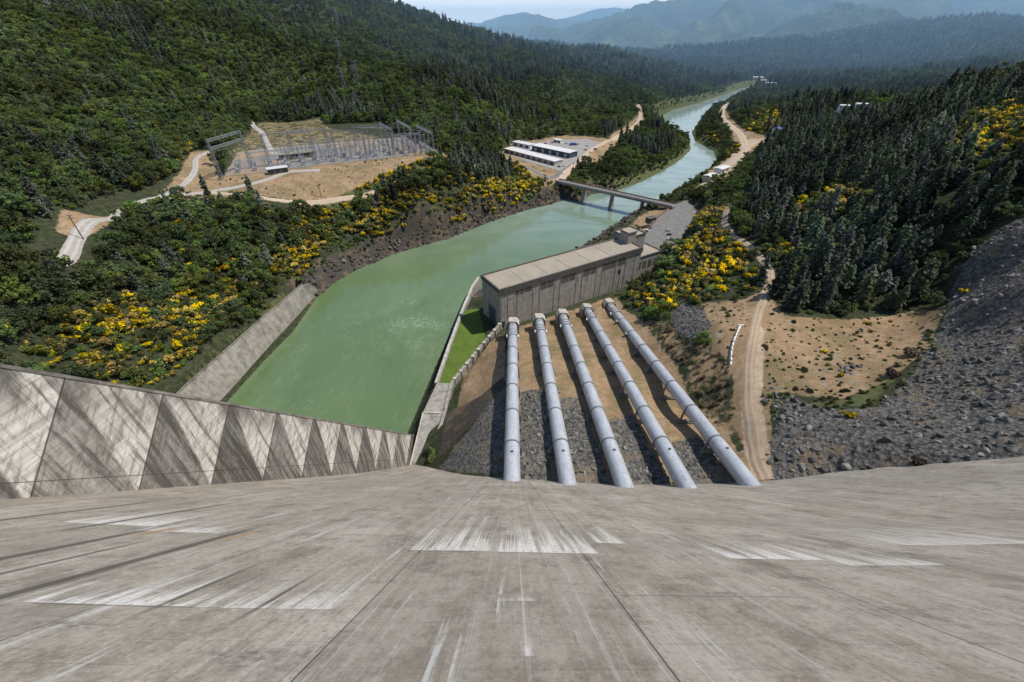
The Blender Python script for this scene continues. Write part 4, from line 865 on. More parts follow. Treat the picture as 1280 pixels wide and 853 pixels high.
# ------------------------------------------------------------------ road bridge
A = Vector((59, 503, 17.0)); B = Vector((150, 418, 16.0))
A = Vector((54.0, 489.8, 17.0)); B = Vector((154.5, 411.0, 16.0))
br = empty('road_bridge', (A + B) / 2, math.atan2((B - A).y, (B - A).x)); tag(br, 'low concrete road bridge on three tapering piers across the green river', 'bridge')
Lb = (B - A).to_2d().length; hl = Lb / 2; dz = (B.z - A.z) / 2
def bx(m, x0, x1, y0, y1, z0, z1):
    f = lambda x: dz * x / hl
    m.hexa([(x0, y0, z0 + f(x0)), (x1, y0, z0 + f(x1)), (x1, y1, z0 + f(x1)), (x0, y1, z0 + f(x0)), (x0, y0, z1 + f(x0)), (x1, y0, z1 + f(x1)), (x1, y1, z1 + f(x1)), (x0, y1, z1 + f(x0))])
m = MB(); bx(m, -hl - 4, hl + 4, -4.4, 4.4, -.7, 0); m.build('deck', M['conc_pale'], br)
m = MB(); bx(m, -hl, hl, -3.4, -2.5, -2.6, -.703); bx(m, -hl, hl, 2.5, 3.4, -2.6, -.703); bx(m, -hl, hl, -.5, .5, -2.6, -.703); m.build('girder', M['conc'], br)
for sy in (-1, 1):
    m = MB(); bx(m, -hl - 3.8, hl + 3.8, sy * 4.1 - .22, sy * 4.1 + .22, .003, .95); m.build('parapet', M['conc_pale'] if sy < 0 else M['rust'], br)
m = MB(); bx(m, -hl - 3.8, hl + 3.8, -3.4, 3.4, .004, .06); m.build('roadway', M['asphalt'], br)
for f in (-.5, .03, .56):
    x = f * hl; zt = -2.603 + dz * f - .02; m = MB(); zb = -br.location.z - 5
    m.hexa([(x - 1.3, -4.6, zb), (x + 1.3, -4.6, zb), (x + 1.3, 4.6, zb), (x - 1.3, 4.6, zb), (x - .8, -3.2, zt), (x + .8, -3.2, zt), (x + .8, 3.2, zt), (x - .8, 3.2, zt)])
    m.build('pier', M['conc'], br)
for f in (-1, 1):
    m = MB(); x = f * (hl + 1.5); m.box(x - 2.5, x + 2.5, -4.3, 4.3, -14, -.72 + f * dz - .1); m.build('abutment', M['conc_dark'], br)
# brown guard wall along the river side of the lot
gw = empty('guard_wall', (131.4, 375.9, 13.0)); tag(gw, 'low brown guard wall curving along the river edge of the parking lot', 'wall')
m = MB(); o_ = Vector(gw.location)
pts = [(158.9, 415.9, 13.6), (147.0, 399.7, 13.6), (134.6, 382.4, 13.6), (123.8, 364.4, 13.6), (115.3, 347.6, 13.6)]
m.wall([(p[0] - o_.x, p[1] - o_.y) for p in pts], .6, -1.5, 1.6); m.build('wall_face', M['rust'], gw)

# ------------------------------------------------------------------ far mountains
def hill_material(name, stops, sc, haze=0):
    k = NT(name, .95, .05); p = k.pos()
    n = k.noise(p, sc, 8, .7); v = k.voro(p, sc * 9, 'Color'); n2 = k.noise(p, sc * .2, 4, .6)
    f = k.m('ADD', k.m('MULTIPLY', n, .6), k.m('MULTIPLY', k.sep(v)[0], .4))
    c = k.ramp(f, stops)
    c = k.mix(k.m('MULTIPLY', k.ss(n2, .55, .7), .35), c, tuple(min(1, x * 2.2) for x in stops[-1][1]))
    k.bump(f, .8, 8)
    return k.col(c)
FOREST_FAR = hill_material('far_forest', [(.32, (.012, .02, .01)), (.5, (.05, .068, .03)), (.68, (.12, .13, .06))], .016)
def mountain(name, ridge, y0, y1, mat, amp, wl, seed, cols=260, rws=90):
    """ridge: (x, z) skyline at distance y1, falling toward the valley at y0"""
    rx = np.array([r[0] for r in ridge], float); rz = np.array([r[1] for r in ridge], float)
    xs = np.linspace(rx[0], rx[-1], cols); t = np.linspace(0, 1.25, rws)
    X = np.repeat(xs[None], rws, 0); T = np.repeat(t[:, None], cols, 1)
    R = np.interp(xs, rx, rz)[None]
    prof = np.where(T <= 1, T ** 1.15, 1 - (T - 1) * 1.4)
    Yw = y0 + (y1 - y0) * T + wl * .5 * fbm(X, X * .3, wl * 3, 2, seed)
    rg = 1 - np.abs(fbm(X + Yw * .35, Yw * .5, wl, 5, seed + 2))
    n = fbm(X, Yw, wl * .35, 4, seed + 7)
    Z = R * prof + amp * ((rg - .75) * 1.6 + n * .45) * np.minimum(1, T * 3) * np.clip(1.15 - .55 * (T > .93), .4, 1)
    idx = np.arange(X.size).reshape(X.shape)
    Q = np.stack([idx[:-1, :-1], idx[:-1, 1:], idx[1:, 1:], idx[1:, :-1]], -1).reshape(-1, 4)
    o = bpy.data.objects.new(name, fast_mesh(name, np.stack([X, Yw, Z], -1).reshape(-1, 3), Q, [mat], smooth=True)); C.objects.link(o)
    return tag(o, kind='structure')
def rl(pts, y):  # skyline samples as (x, z)
    return [(p[0], p[2]) for p in pts]
mountain('mountain', [(-9000, 600)] + rl([(-3361.7, 9000.0, -74.1), (-1659.5, 9000.0, 85.0), (-822.3, 9000.0, 196.2), (-407.8, 9000.0, 294.6), (135.0, 9000.0, 380.7), (471.2, 9000.0, 412.7), (811.3, 9000.0, 359.3), (1431.3, 9000.0, 262.0), (2188.8, 9000.0, 218.2), (3544.1, 9000.0, 262.0)], 0) + [(9000, 500)], 4500, 9000, FOREST_FAR, 150, 900, 1)
mountain('mountain', [(-14000, 700)] + rl([(-908.7, 15000.0, 335.3), (1131.9, 15000.0, 407.7), (1801.4, 15000.0, 515.4), (2351.8, 15000.0, 621.9), (2792.4, 15000.0, 674.7), (3359.7, 15000.0, 621.9), (3933.5, 15000.0, 551.0), (5854.5, 15000.0, 515.4)], 0) + [(16000, 900)], 9000, 15000, FOREST_FAR, 160, 1500, 3)
mountain('mountain', rl([(202.0, 6500.0, 5.3), (599.3, 6500.0, 103.6), (988.0, 6500.0, 199.8), (1461.0, 6500.0, 324.9), (1831.2, 6500.0, 416.4), (2189.8, 6500.0, 520.8), (3010.3, 6500.0, 622.6), (4146.2, 6500.0, 608.2), (5045.3, 6500.0, 679.7), (6093.8, 6500.0, 651.3), (7100.9, 6500.0, 679.7)], 0) + [(16000, 1500)], 3900, 6500, FOREST_FAR, 300, 800, 5)
mountain('mountain', rl([(1077.6, 4200.0, -130.6), (1403.7, 4200.0, -85.3), (1712.1, 4200.0, 3.2), (2002.4, 4200.0, 115.5), (2279.8, 4200.0, 228.7), (2504.2, 4200.0, 293.4), (2718.5, 4200.0, 303.3), (2979.1, 4200.0, 223.6), (3297.3, 4200.0, 110.3), (3627.2, 4200.0, 99.7), (4157.1, 4200.0, 172.6), (4791.7, 4200.0, 253.7)], 0), 2900, 4200, FOREST_FAR, 140, 460, 8)

# ------------------------------------------------------------------ haze over the far valley
hz = bpy.data.materials.new('valley_haze'); hz.use_nodes = True; t = hz.node_tree; t.nodes.clear()
vo = t.nodes.new('ShaderNodeVolumePrincipled'); vo.inputs['Color'].default_value = (.42, .7, 1, 1); vo.inputs['Density'].default_value = .00017; vo.inputs['Anisotropy'].default_value = .1
ou = t.nodes.new('ShaderNodeOutputMaterial'); t.links.new(vo.outputs[0], ou.inputs['Volume'])
m = MB(); m.box(-14000, 14000, 900, 12000, -60, 560); hb = m.build('haze', hz); tag(hb, kind='stuff')

# ------------------------------------------------------------------ plants: prototypes
def leaf_mat(name, lo, hi, sat=1.):
    k = NT(name, .75, .12)
    oi = k.n('ShaderNodeObjectInfo'); p = k.objco()
    f = k.m('ADD', k.m('MULTIPLY', k.noise(p, 1.1, 3, .6), .75), k.m('MULTIPLY', oi.outputs['Random'], .42))
    c = k.ramp(f, [(.3, lo), (.85, hi)])
    hs = k.n('ShaderNodeHueSaturation'); k.put(hs.inputs['Color'], c)
    wv = k.n('ShaderNodeTexWhiteNoise', noise_dimensions='1D'); k.put(wv.inputs['W'], k.m('MULTIPLY', oi.outputs['Random'], 91.7))
    k.put(hs.inputs['Hue'], k.m('ADD', .5, k.m('MULTIPLY', k.m('SUBTRACT', wv.outputs[0], .55), .07 * sat))); k.put(hs.inputs['Saturation'], k.m('ADD', .72, k.m('MULTIPLY', oi.outputs['Random'], .45))); k.put(hs.inputs['Value'], k.m('MULTIPLY', k.m('ADD', .68, k.m('MULTIPLY', wv.outputs[0], .7)), k.m('ADD', .62, k.m('MULTIPLY', k.ss(k.noise(k.pos(), .014, 4, .6), .34, .66), .8))))
    c = hs.outputs[0]
    tr = k.n('ShaderNodeBsdfTranslucent'); k.put(tr.inputs[0], c)
    mx = k.n('ShaderNodeMixShader'); mx.inputs[0].default_value = .3
    k.col(c); out = k.t.nodes['Material Output']
    k.t.links.new(k.b.outputs[0], mx.inputs[1]); k.t.links.new(tr.outputs[0], mx.inputs[2]); k.t.links.new(mx.outputs[0], out.inputs[0])
    return k.mat
L = {'pine': leaf_mat('pine_needles', (.042, .062, .038), (.15, .18, .11)),
     'grey_pine': leaf_mat('grey_pine_needles', (.07, .084, .068), (.19, .21, .165)),
     'oak': leaf_mat('oak_leaves', (.034, .058, .018), (.135, .175, .056)),
     'oak2': leaf_mat('light_oak_leaves', (.05, .078, .024), (.175, .21, .066)),
     'bush': leaf_mat('bush_leaves', (.036, .056, .02), (.125, .152, .06)),
     'broom': leaf_mat('broom_stems', (.045, .06, .015), (.13, .145, .04)),
     'flower': leaf_mat('yellow_broom_flowers', (.42, .27, .005), (.78, .56, .02), .25),
     'dull': leaf_mat('fading_yellow_flowers', (.2, .15, .02), (.42, .32, .05), .25),
     'dryb': leaf_mat('dry_brush', (.09, .065, .04), (.2, .15, .09)),
     'purple': leaf_mat('purplish_brush', (.045, .03, .028), (.12, .085, .075))}
M['bark'] = plain('bark', (.09, .065, .048), .95, .3, 2.)
M['grey_bark'] = plain('grey_bark', (.2, .185, .165), .95, .2, 2.)
M['rock'] = None
k = NT('grey_rock', .9, .15); oi = k.n('ShaderNodeObjectInfo'); p = k.objco()
M['rock'] = k.col(k.mix(k.m('MULTIPLY', k.noise(p, 2.2, 5, .7), .7), k.ramp(oi.outputs['Random'], [(0, (.06, .059, .055)), (.6, (.145, .14, .128)), (1, (.31, .3, .275))]), (.07, .07, .068)))
k = NT('brown_rock', .9, .15); oi = k.n('ShaderNodeObjectInfo'); p = k.objco()
M['rock_brown'] = k.col(k.mix(k.m('MULTIPLY', k.noise(p, 1.6, 5, .7), .8), k.ramp(oi.outputs['Random'], [(0, (.03, .027, .024)), (.6, (.085, .076, .064)), (1, (.22, .2, .165))]), (.045, .04, .035)))

def leaf_quads(cent, nrm, size, r):
    """irregular leaf clumps: one quad per centre, facing nrm with jitter"""
    n = len(cent)
    nn = nrm + r.normal(0, .55, (n, 3)); nn /= np.linalg.norm(nn, axis=1)[:, None] + 1e-9
    a = np.cross(nn, r.normal(0, 1, (n, 3))); a /= np.linalg.norm(a, axis=1)[:, None] + 1e-9
    b = np.cross(nn, a)
    s = size * r.uniform(.6, 1.35, (n, 1)); s2 = s * r.uniform(.5, 1., (n, 1))
    q = np.stack([cent - a * s - b * s2 * .6, cent + a * s * .7 - b * s2, cent + a * s + b * s2 * .7, cent - a * s * .6 + b * s2], 1)
    return q.reshape(-1, 3)
def leaves_mesh(name, groups):
    """groups: (quad vertex array, material)"""
    V = np.concatenate([g[0] for g in groups]); nq = len(V) // 4
    mi = np.concatenate([np.full(len(g[0]) // 4, i) for i, g in enumerate(groups)])
    return fast_mesh(name, V, np.arange(nq * 4).reshape(-1, 4), [g[1] for g in groups], mi)
def conifer_mesh(seed, h, rad_, mat, sparse=1.):
    r = np.random.default_rng(seed); cs = []; ns = []
    nw = int(15 * sparse + 6)
    for i in range(nw):
        f = i / nw; z = h * (.16 + .82 * f ** .92)
        R = rad_ * 1.12 * (1 - f) ** .6 * (.6 + .7 * r.random()) + .25
        for b in range(r.integers(5, 8)):
            if r.random() < .12: continue
            a = r.uniform(0, 2 * math.pi); Rb = R * r.uniform(.65, 1.15)
            nc = max(3, int(Rb * 3.2))
            tt = np.linspace(.22, 1, nc)
            x = np.cos(a) * Rb * tt; y = np.sin(a) * Rb * tt; zz = z - .25 * Rb * tt ** 1.5 + r.normal(0, .12, nc)
            for rep in range(2):
                cs.append(np.stack([x, y, zz], -1) + r.normal(0, .22, (nc, 3))); ns.append(np.tile([np.cos(a) * .35, np.sin(a) * .35, .9], (nc, 1)))
    top = np.stack([r.normal(0, .12, 10), r.normal(0, .12, 10), np.linspace(h * .93, h, 10)], -1); cs.append(top); ns.append(np.tile([.5, .3, .6], (10, 1)))
    cs = np.concatenate(cs); ns = np.concatenate(ns)
    return leaves_mesh('pine_crown', [(leaf_quads(cs, ns, .46, r), mat)])
def lobe_points(r, lobes, per):
    cs = []; ns = []
    for (c, R) in lobes:
        n = int(per * R * R) + 8
        v = r.normal(0, 1, (n, 3)); v /= np.linalg.norm(v, axis=1)[:, None]
        v[:, 2] = np.where(v[:, 2] < -.45, -v[:, 2], v[:, 2])
        cs.append(np.array(c) + v * R * r.uniform(.72, 1.08, (n, 1)) * np.array([1, 1, .82])); ns.append(v)
    return np.concatenate(cs), np.concatenate(ns)
def oak_mesh(seed, h, R, mat):
    r = np.random.default_rng(seed); lobes = []
    for i in range(14):
        a = r.uniform(0, 2 * math.pi); d = R * r.uniform(.1, .95)
        z = h * r.uniform(.35, .92) - d * .2
        lobes.append(((d * math.cos(a), d * math.sin(a), z), R * r.uniform(.16, .42)))
    lobes.append(((R * r.uniform(-.2, .2), R * r.uniform(-.2, .2), h * .82), R * .36))
    cs, ns = lobe_points(r, lobes, 24)
    cs += r.normal(0, .22, cs.shape)
    return leaves_mesh('tree_crown', [(leaf_quads(cs, ns, .38, r), mat)])
def bush_mesh(name, seed, R, h, green, flower=None, share=.5):
    r = np.random.default_rng(seed); lobes = []
    for i in range(7):
        a = r.uniform(0, 2 * math.pi); d = R * r.uniform(.1, .7)
        lobes.append(((d * math.cos(a), d * math.sin(a), h * r.uniform(.25, .6)), R * r.uniform(.3, .5)))
    cs, ns = lobe_points(r, lobes, 60)
    g = [(leaf_quads(cs, ns, .26, r), green)]
    if flower:
        keep = [l for l in lobes if r.random() < .35 + share]
        if not keep: keep = lobes[:2]
        fs, fn = lobe_points(r, [((c[0], c[1], c[2] + .12), q * 1.06) for c, q in keep], 55 * share + 22)
        ok = fn[:, 2] > -.1
        g.append((leaf_quads(fs[ok], fn[ok], .2, r), flower))
    return leaves_mesh(name, g)
def trunk_mesh(name, h, r0, mat, seed, limbs=True):
    m = MB(); rr = random.Random(seed); p = Vector((0, 0, -.8)); d = Vector((rr.uniform(-.04, .04), rr.uniform(-.04, .04), 1)); n = 4
    for i in range(n):
        q = p + d * ((h + .8) / n); m.tube(p, q, r0 * (1 - i / n * .75), r0 * (1 - (i + 1) / n * .75), 7, caps=(i == n - 1)); p = q
        if limbs and i:
            for b in range(3):
                a = rr.uniform(0, 6.28); e = p + Vector((math.cos(a), math.sin(a), .5)) * h * rr.uniform(.12, .24); m.tube(p, e, r0 * .35, r0 * .1, 5, caps=False)
    return m.mesh(name, mat)

PROTO = {'pine': [], 'oak': [], 'broom': [], 'bush': []}
for i in range(6):
    h = [15, 17, 13, 19, 11, 16][i]; R = [2.9, 3.1, 2.7, 3.3, 2.6, 2.8][i]; g = i in (1, 4)
    PROTO['pine'].append((conifer_mesh(40 + i, h, R, L['grey_pine' if g else 'pine'], .8 if g else 1.), trunk_mesh('pine_trunk', h * .9, .28, M['grey_bark' if g else 'bark'], i, False)))
for i in range(7):
    h = [9.5, 8, 11, 7.5, 10, 13, 6][i]; R = [4.6, 4.2, 5.2, 3.4, 4.4, 3.6, 4.6][i]
    PROTO['oak'].append((oak_mesh(60 + i, h, R, L['oak2' if i in (1, 3) else 'oak']), trunk_mesh('oak_trunk', h * .62, .32, M['bark'], 20 + i)))
for i in range(5):
    PROTO['broom'].append((bush_mesh('broom_bush', 80 + i, 1.9, 1.9, L['broom'], L['dull' if i == 4 else 'flower'], [.55, .35, .75, .2, .4][i]), None))
for i in range(4):
    PROTO['bush'].append((bush_mesh('green_bush', 90 + i, 2.0, 2.0, L[['bush', 'oak', 'oak2', 'dryb'][i]]), None))
PURPLE = bush_mesh('brush', 99, 2.0, 1.9, L['purple'])

def proto_collection(name, meshes):
    c = bpy.data.collections.new(name)
    for i, (a, b) in enumerate(meshes):
        if b is not None:      # crown and trunk as one mesh for the far woods
            bm = bmesh.new(); bm.from_mesh(b); nb = len(bm.faces); bm.free()
            va = np.empty(len(a.vertices) * 3, np.float32); a.vertices.foreach_get('co', va)
            vb = [tuple(v.co) for v in b.vertices]; fb = [tuple(len(a.vertices) + q for q in f.vertices) for f in b.polygons]
            me = bpy.data.meshes.new('%s_%02d' % (name, i))
            me.from_pydata(list(map(tuple, va.reshape(-1, 3).tolist())) + vb, [], [tuple(f.vertices) for f in a.polygons] + fb)
            for q in a.materials: me.materials.append(q)
            me.materials.append(b.materials[0])
            me.polygons.foreach_set('material_index', [f.material_index for f in a.polygons] + [len(a.materials)] * len(fb)); me.update()
        else: me = a
        c.objects.link(bpy.data.objects.new('%s_%02d' % (name, i), me))
    return c
COLL = {q: proto_collection(q + '_kinds', PROTO[q]) for q in PROTO}

def scatter(name, coll, pts, rot, scl, idx):
    """one mass of plants or stones: instances on points"""
    n = len(pts)
    me = bpy.data.meshes.new(name); me.vertices.add(n); me.vertices.foreach_set('co', np.asarray(pts, np.float32).ravel())
    for nm, ty, v, key in (('rot', 'FLOAT_VECTOR', rot, 'vector'), ('scl', 'FLOAT_VECTOR', scl, 'vector'), ('idx', 'INT', idx, 'value')):
        at = me.attributes.new(nm, ty, 'POINT'); at.data.foreach_set(key, np.asarray(v, np.int32 if ty == 'INT' else np.float32).ravel())
    o = bpy.data.objects.new(name, me); C.objects.link(o)
    g = bpy.data.node_groups.new(name + '_scatter', 'GeometryNodeTree')
    g.interface.new_socket('Geometry', in_out='INPUT', socket_type='NodeSocketGeometry'); g.interface.new_socket('Geometry', in_out='OUTPUT', socket_type='NodeSocketGeometry')
    N = g.nodes.new; gi = N('NodeGroupInput'); go = N('NodeGroupOutput'); ip = N('GeometryNodeInstanceOnPoints'); ci = N('GeometryNodeCollectionInfo')
    ci.inputs['Collection'].default_value = coll; ci.inputs['Separate Children'].default_value = True; ci.inputs['Reset Children'].default_value = True
    ip.inputs['Pick Instance'].default_value = True
    def named(nm, ty):
        q = N('GeometryNodeInputNamedAttribute'); q.data_type = ty; q.inputs['Name'].default_value = nm
        return next(s for s in q.outputs if s.enabled and s.name == 'Attribute')
    lk = g.links.new
    lk(gi.outputs[0], ip.inputs['Points']); lk(ci.outputs[0], ip.inputs['Instance'])
    lk(named('idx', 'INT'), ip.inputs['Instance Index']); lk(named('scl', 'FLOAT_VECTOR'), ip.inputs['Scale'])
    e2r = N('FunctionNodeEulerToRotation'); lk(named('rot', 'FLOAT_VECTOR'), e2r.inputs[0]); lk(e2r.outputs[0], ip.inputs['Rotation'])
    lk(ip.outputs[0], go.inputs[0])
    md = o.modifiers.new('scatter', 'NODES'); md.node_group = g
    return tag(o, kind='stuff')

# ------------------------------------------------------------------ where things grow
CLEAR = [(THIN, 2.)] + [(pl, 2.) for q in ('dry', 'talus', 'sand') for pl in ZONES[q]]
HARD = [[(p[0], p[1]) for p in f[0]] for f in FLATS[:3]] + [[(-48, 90), (-40, 160), (-30, 275), (-5, 262), (60, 300), (104, 298), (112, 274), (91, 259), (72, 246), (67, 228), (70, 190), (70, 70), (-40, 60)]]
def clear_of(x, y, soft=True):
    """1 where trees may stand"""
    ok = poly_sd(x, y, RIVER) > 4
    ok &= ~((y < 262) & (x < -90) & (x > -165) & (poly_sd(x, y, RIVER) < 15))
    for pl in HARD: ok &= poly_sd(x, y, pl) > 2.5
    for q_, (c, w) in enumerate(ROADS): ok &= line_d(x, y, c) > w / 2 + (9 if q_ in (1, 2) else 1.2)
    for d_ in (0,):
        ok &= (y > face_y(152 - np.clip(base_h(x, y), -5, 140)) + np.clip(x, -250, 250) ** 2 / 1524 + 6)
    return ok
def in_zone(x, y, polys, s=2.):
    v = np.zeros(x.shape, bool)
    for pl in polys: v |= poly_sd(x, y, [q[:2] for q in pl]) < s
    return v
def grid_points(y0, y1, sp, seed):
    r = np.random.default_rng(seed); out = []
    y = y0
    ys = np.arange(y0, y1, sp)
    for yv in ys:
        hw = 1.3 * yv + 60
        xs = np.arange(-hw, hw, sp)
        out.append(np.stack([xs + r.uniform(-.48, .48, len(xs)) * sp, yv + r.uniform(-.48, .48, len(xs)) * sp], -1))
    return np.concatenate(out)
CAMP = np.array([0, 0, 152.]); SP_, CP_ = math.sin(math.radians(36.2044)), math.cos(math.radians(36.2044))
def in_view(x, y, z, mrg=.12):
    dz = z - 152; dep = y * CP_ - dz * SP_; dn = -y * SP_ - dz * CP_
    return (dep > 10) & (np.abs(x) < dep * (640 / 528 + mrg)) & (dn > -dep * (426.5 / 528 + .1)) & (dn < dep * (426.5 / 528 + mrg))

T = {q: [] for q in PROTO}       # rows: x, y, z, scale, rotation, index
def put(kind, x, y, sc, lo=0, hi=None):
    z = height(x, y); v = in_view(x, y, z); x, y, z, sc = x[v], y[v], z[v], sc[v]
    n = len(x); k_ = len(PROTO[kind]) if hi is None else hi
    T[kind].append(np.stack([x, y, z - .2, sc, rng.uniform(0, 6.283, n), rng.integers(lo, k_, n)], -1))
RIGHT_PINES = [[(123.2, 159.5, 50.5), (148.1, 156.8, 51.0), (178.1, 156.4, 56.6), (190.3, 165.1, 68.2), (204.4, 174.9, 78.7), (216.8, 177.2, 91.3), (260, 150), (340, 120), (500, 300), (405.9, 392.5, 121.3), (774.0, 1311.7, 21.9), (449.4, 827.7, 27.3), (241.0, 445.2, 30.1), (164.1, 301.3, 48.8), (149.5, 256.8, 49.8), (144.2, 220.4, 50.2), (138.5, 196.0, 50.3)]]
SHRUB_SLOPE = [[(63.6, 242.9, 10.0), (89.2, 239.7, 23.6), (97.9, 249.2, 26.7), (115.9, 277.9, 28.5), (139.8, 331.8, 13.0), (178.2, 401.0, 13.1), (202.3, 414.8, 23.3), (141.1, 266.7, 45.8), (137.4, 223.3, 47.8), (131.4, 199.8, 48.3), (115.3, 176.2, 49.0), (98.2, 186.1, 40.4), (82.0, 187.0, 31.6), (72.6, 202.5, 23.1)]]
LEFT_WALL_BUSH = [[(-174.6, 120.5, 47.5), (-183.6, 123.8, 56.4), (-190.9, 169.8, 49.3), (-179.0, 216.4, 26.6), (-163.9, 226.7, 17.8), (-157.0, 157.2, 11.6)]]
BROOM = [  # outline, chance, spacing
 ([(-176.4, 123.2, 48.4), (-182.5, 127.1, 53.9), (-194.8, 172.1, 52.2), (-184.5, 220.2, 29.8), (-166.6, 254.9, 19.7), (-161.3, 220.2, 16.0), (-157.1, 153.1, 10.0), (-165.4, 133.2, 32.1)], .72, 2.8),
 ([(-229.4, 234.4, 53.8), (-236.6, 302.0, 48.6), (-193.1, 330.4, 46.4), (-170.1, 293.7, 29.0), (-181.7, 239.3, 27.8), (-206.6, 220.4, 42.7)], .2, 3.4),
 ([(-166.4, 260.4, 19.9), (-169.9, 329.4, 35.4), (-158.1, 347.3, 37.7), (-141.1, 347.0, 31.2), (-145.2, 305.9, 17.3), (-151.4, 267.8, 13.0)], .85, 3.0),
 ([(-148.3, 342.5, 30.7), (-126.5, 381.1, 44.2), (-77.5, 433.8, 52.0), (0.0, 532.7, 26.5), (36.8, 473.1, 15.6), (0.0, 435.8, 7.8), (-71.0, 367.1, 19.1), (-113.2, 334.9, 14.5), (-137.7, 332.1, 19.8)], .62, 3.),
 ([(-277.1, 339.4, 59.1), (-323.0, 444.9, 64.1), (-325.6, 473.6, 62.2), (-285.1, 399.0, 60.0), (-262.8, 333.4, 54.7)], .7, 4.2), ([(-374.6, 545.1, 69.9), (-381.5, 598.8, 72.6), (-340.6, 523.1, 61.1), (-336.9, 485.5, 62.3)], .5, 4.5),
 ([(-267.3, 219.0, 77.9), (-306.6, 274.7, 81.6), (-295.0, 266.6, 76.6), (-258.5, 214.9, 73.0)], .3, 4), ([(-187.4, 124.1, 59.9), (-247.5, 193.7, 70.9), (-251.9, 222.6, 67.9), (-194.5, 157.5, 56.7), (-182.0, 128.9, 52.5)], .08, 4),
 ([(-26.7, 162.3, 7.0), (-18.1, 178.2, 10.1), (-4.4, 188.6, 14.7), (-5.1, 160.2, 20.9), (-13.4, 151.3, 16.9), (-21.3, 143.4, 13.9)], .75, 2.7),
 ([(67.8, 228.9, 15.9), (100.2, 235.3, 29.9), (118.3, 278.9, 29.2), (150.2, 306.0, 39.5), (139.6, 243.9, 47.3), (133.0, 204.7, 48.2), (116.9, 179.5, 48.9), (100.1, 190.7, 39.6), (82.4, 194.2, 29.5)], .5, 3.),
 ([(150.0, 345.5, 14.4), (181.3, 387.1, 19.5), (180.1, 355.7, 30.2), (142.2, 265.0, 46.5), (129.6, 258.1, 41.1)], .6, 3.2),
 ([(255.9, 272.1, 96.0), (295.9, 311.4, 105.1), (301.2, 279.1, 119.1), (237.4, 203.4, 103.4), (237.5, 224.2, 98.4)], .85, 3.4), ([(178.0, 282.8, 56.3), (214.2, 288.7, 67.7), (223.0, 257.3, 79.2), (208.8, 239.4, 73.3), (178.1, 255.1, 58.2)], .35, 3.6), ([(146.9, 230.7, 50.4), (165.8, 230.6, 55.4), (152.3, 204.4, 53.0), (139.5, 206.1, 49.8)], .4, 3.4),
 ([(394.4, 786.5, 19.0), (473.7, 955.8, 22.4), (514.8, 933.3, 32.4), (421.8, 734.6, 30.1), (388.4, 725.1, 22.6)], .8, 6), ([(313.7, 669.7, 8.7), (348.3, 698.6, 13.9), (310.3, 602.2, 18.2), (279.8, 581.3, 13.0)], .3, 5), ([(323.5, 774.6, 5.2), (425.5, 993.4, 17.3), (414.6, 922.0, 13.1), (328.1, 721.4, 9.4)], .35, 6),
]
CUT = [[(80.2, 178.4, 33.7), (78.8, 150.6, 40.2), (87.3, 137.7, 45.7), (83.8, 121.5, 42.6), (76.1, 96.9, 43.1), (71.8, 93.6, 42.1), (73.0, 131.3, 34.7), (71.0, 196.4, 23.9)]]
LIP = [[(91.8, 111.1, 47.4), (98.5, 111.8, 49.5), (113.6, 105.1, 53.8), (137.6, 116.1, 57.0), (164.1, 137.5, 57.8), (168.1, 137.5, 61.6), (150.4, 118.7, 60.4), (116.9, 94.5, 58.7), (99.2, 92.0, 55.9), (94.2, 103.6, 49.6), (86.2, 99.3, 48.3)]]
FIELD = [[(-232.0, 319.6, 49.9), (-248.3, 356.8, 52.4), (-249.6, 379.3, 52.1), (-181.4, 421.3, 52.0), (-80.1, 478.6, 52.0), (-62.6, 447.7, 46.5), (-88.1, 401.3, 44.2), (-118.8, 374.6, 39.2), (-140.1, 349.1, 32.5), (-189.0, 319.0, 42.8)]]
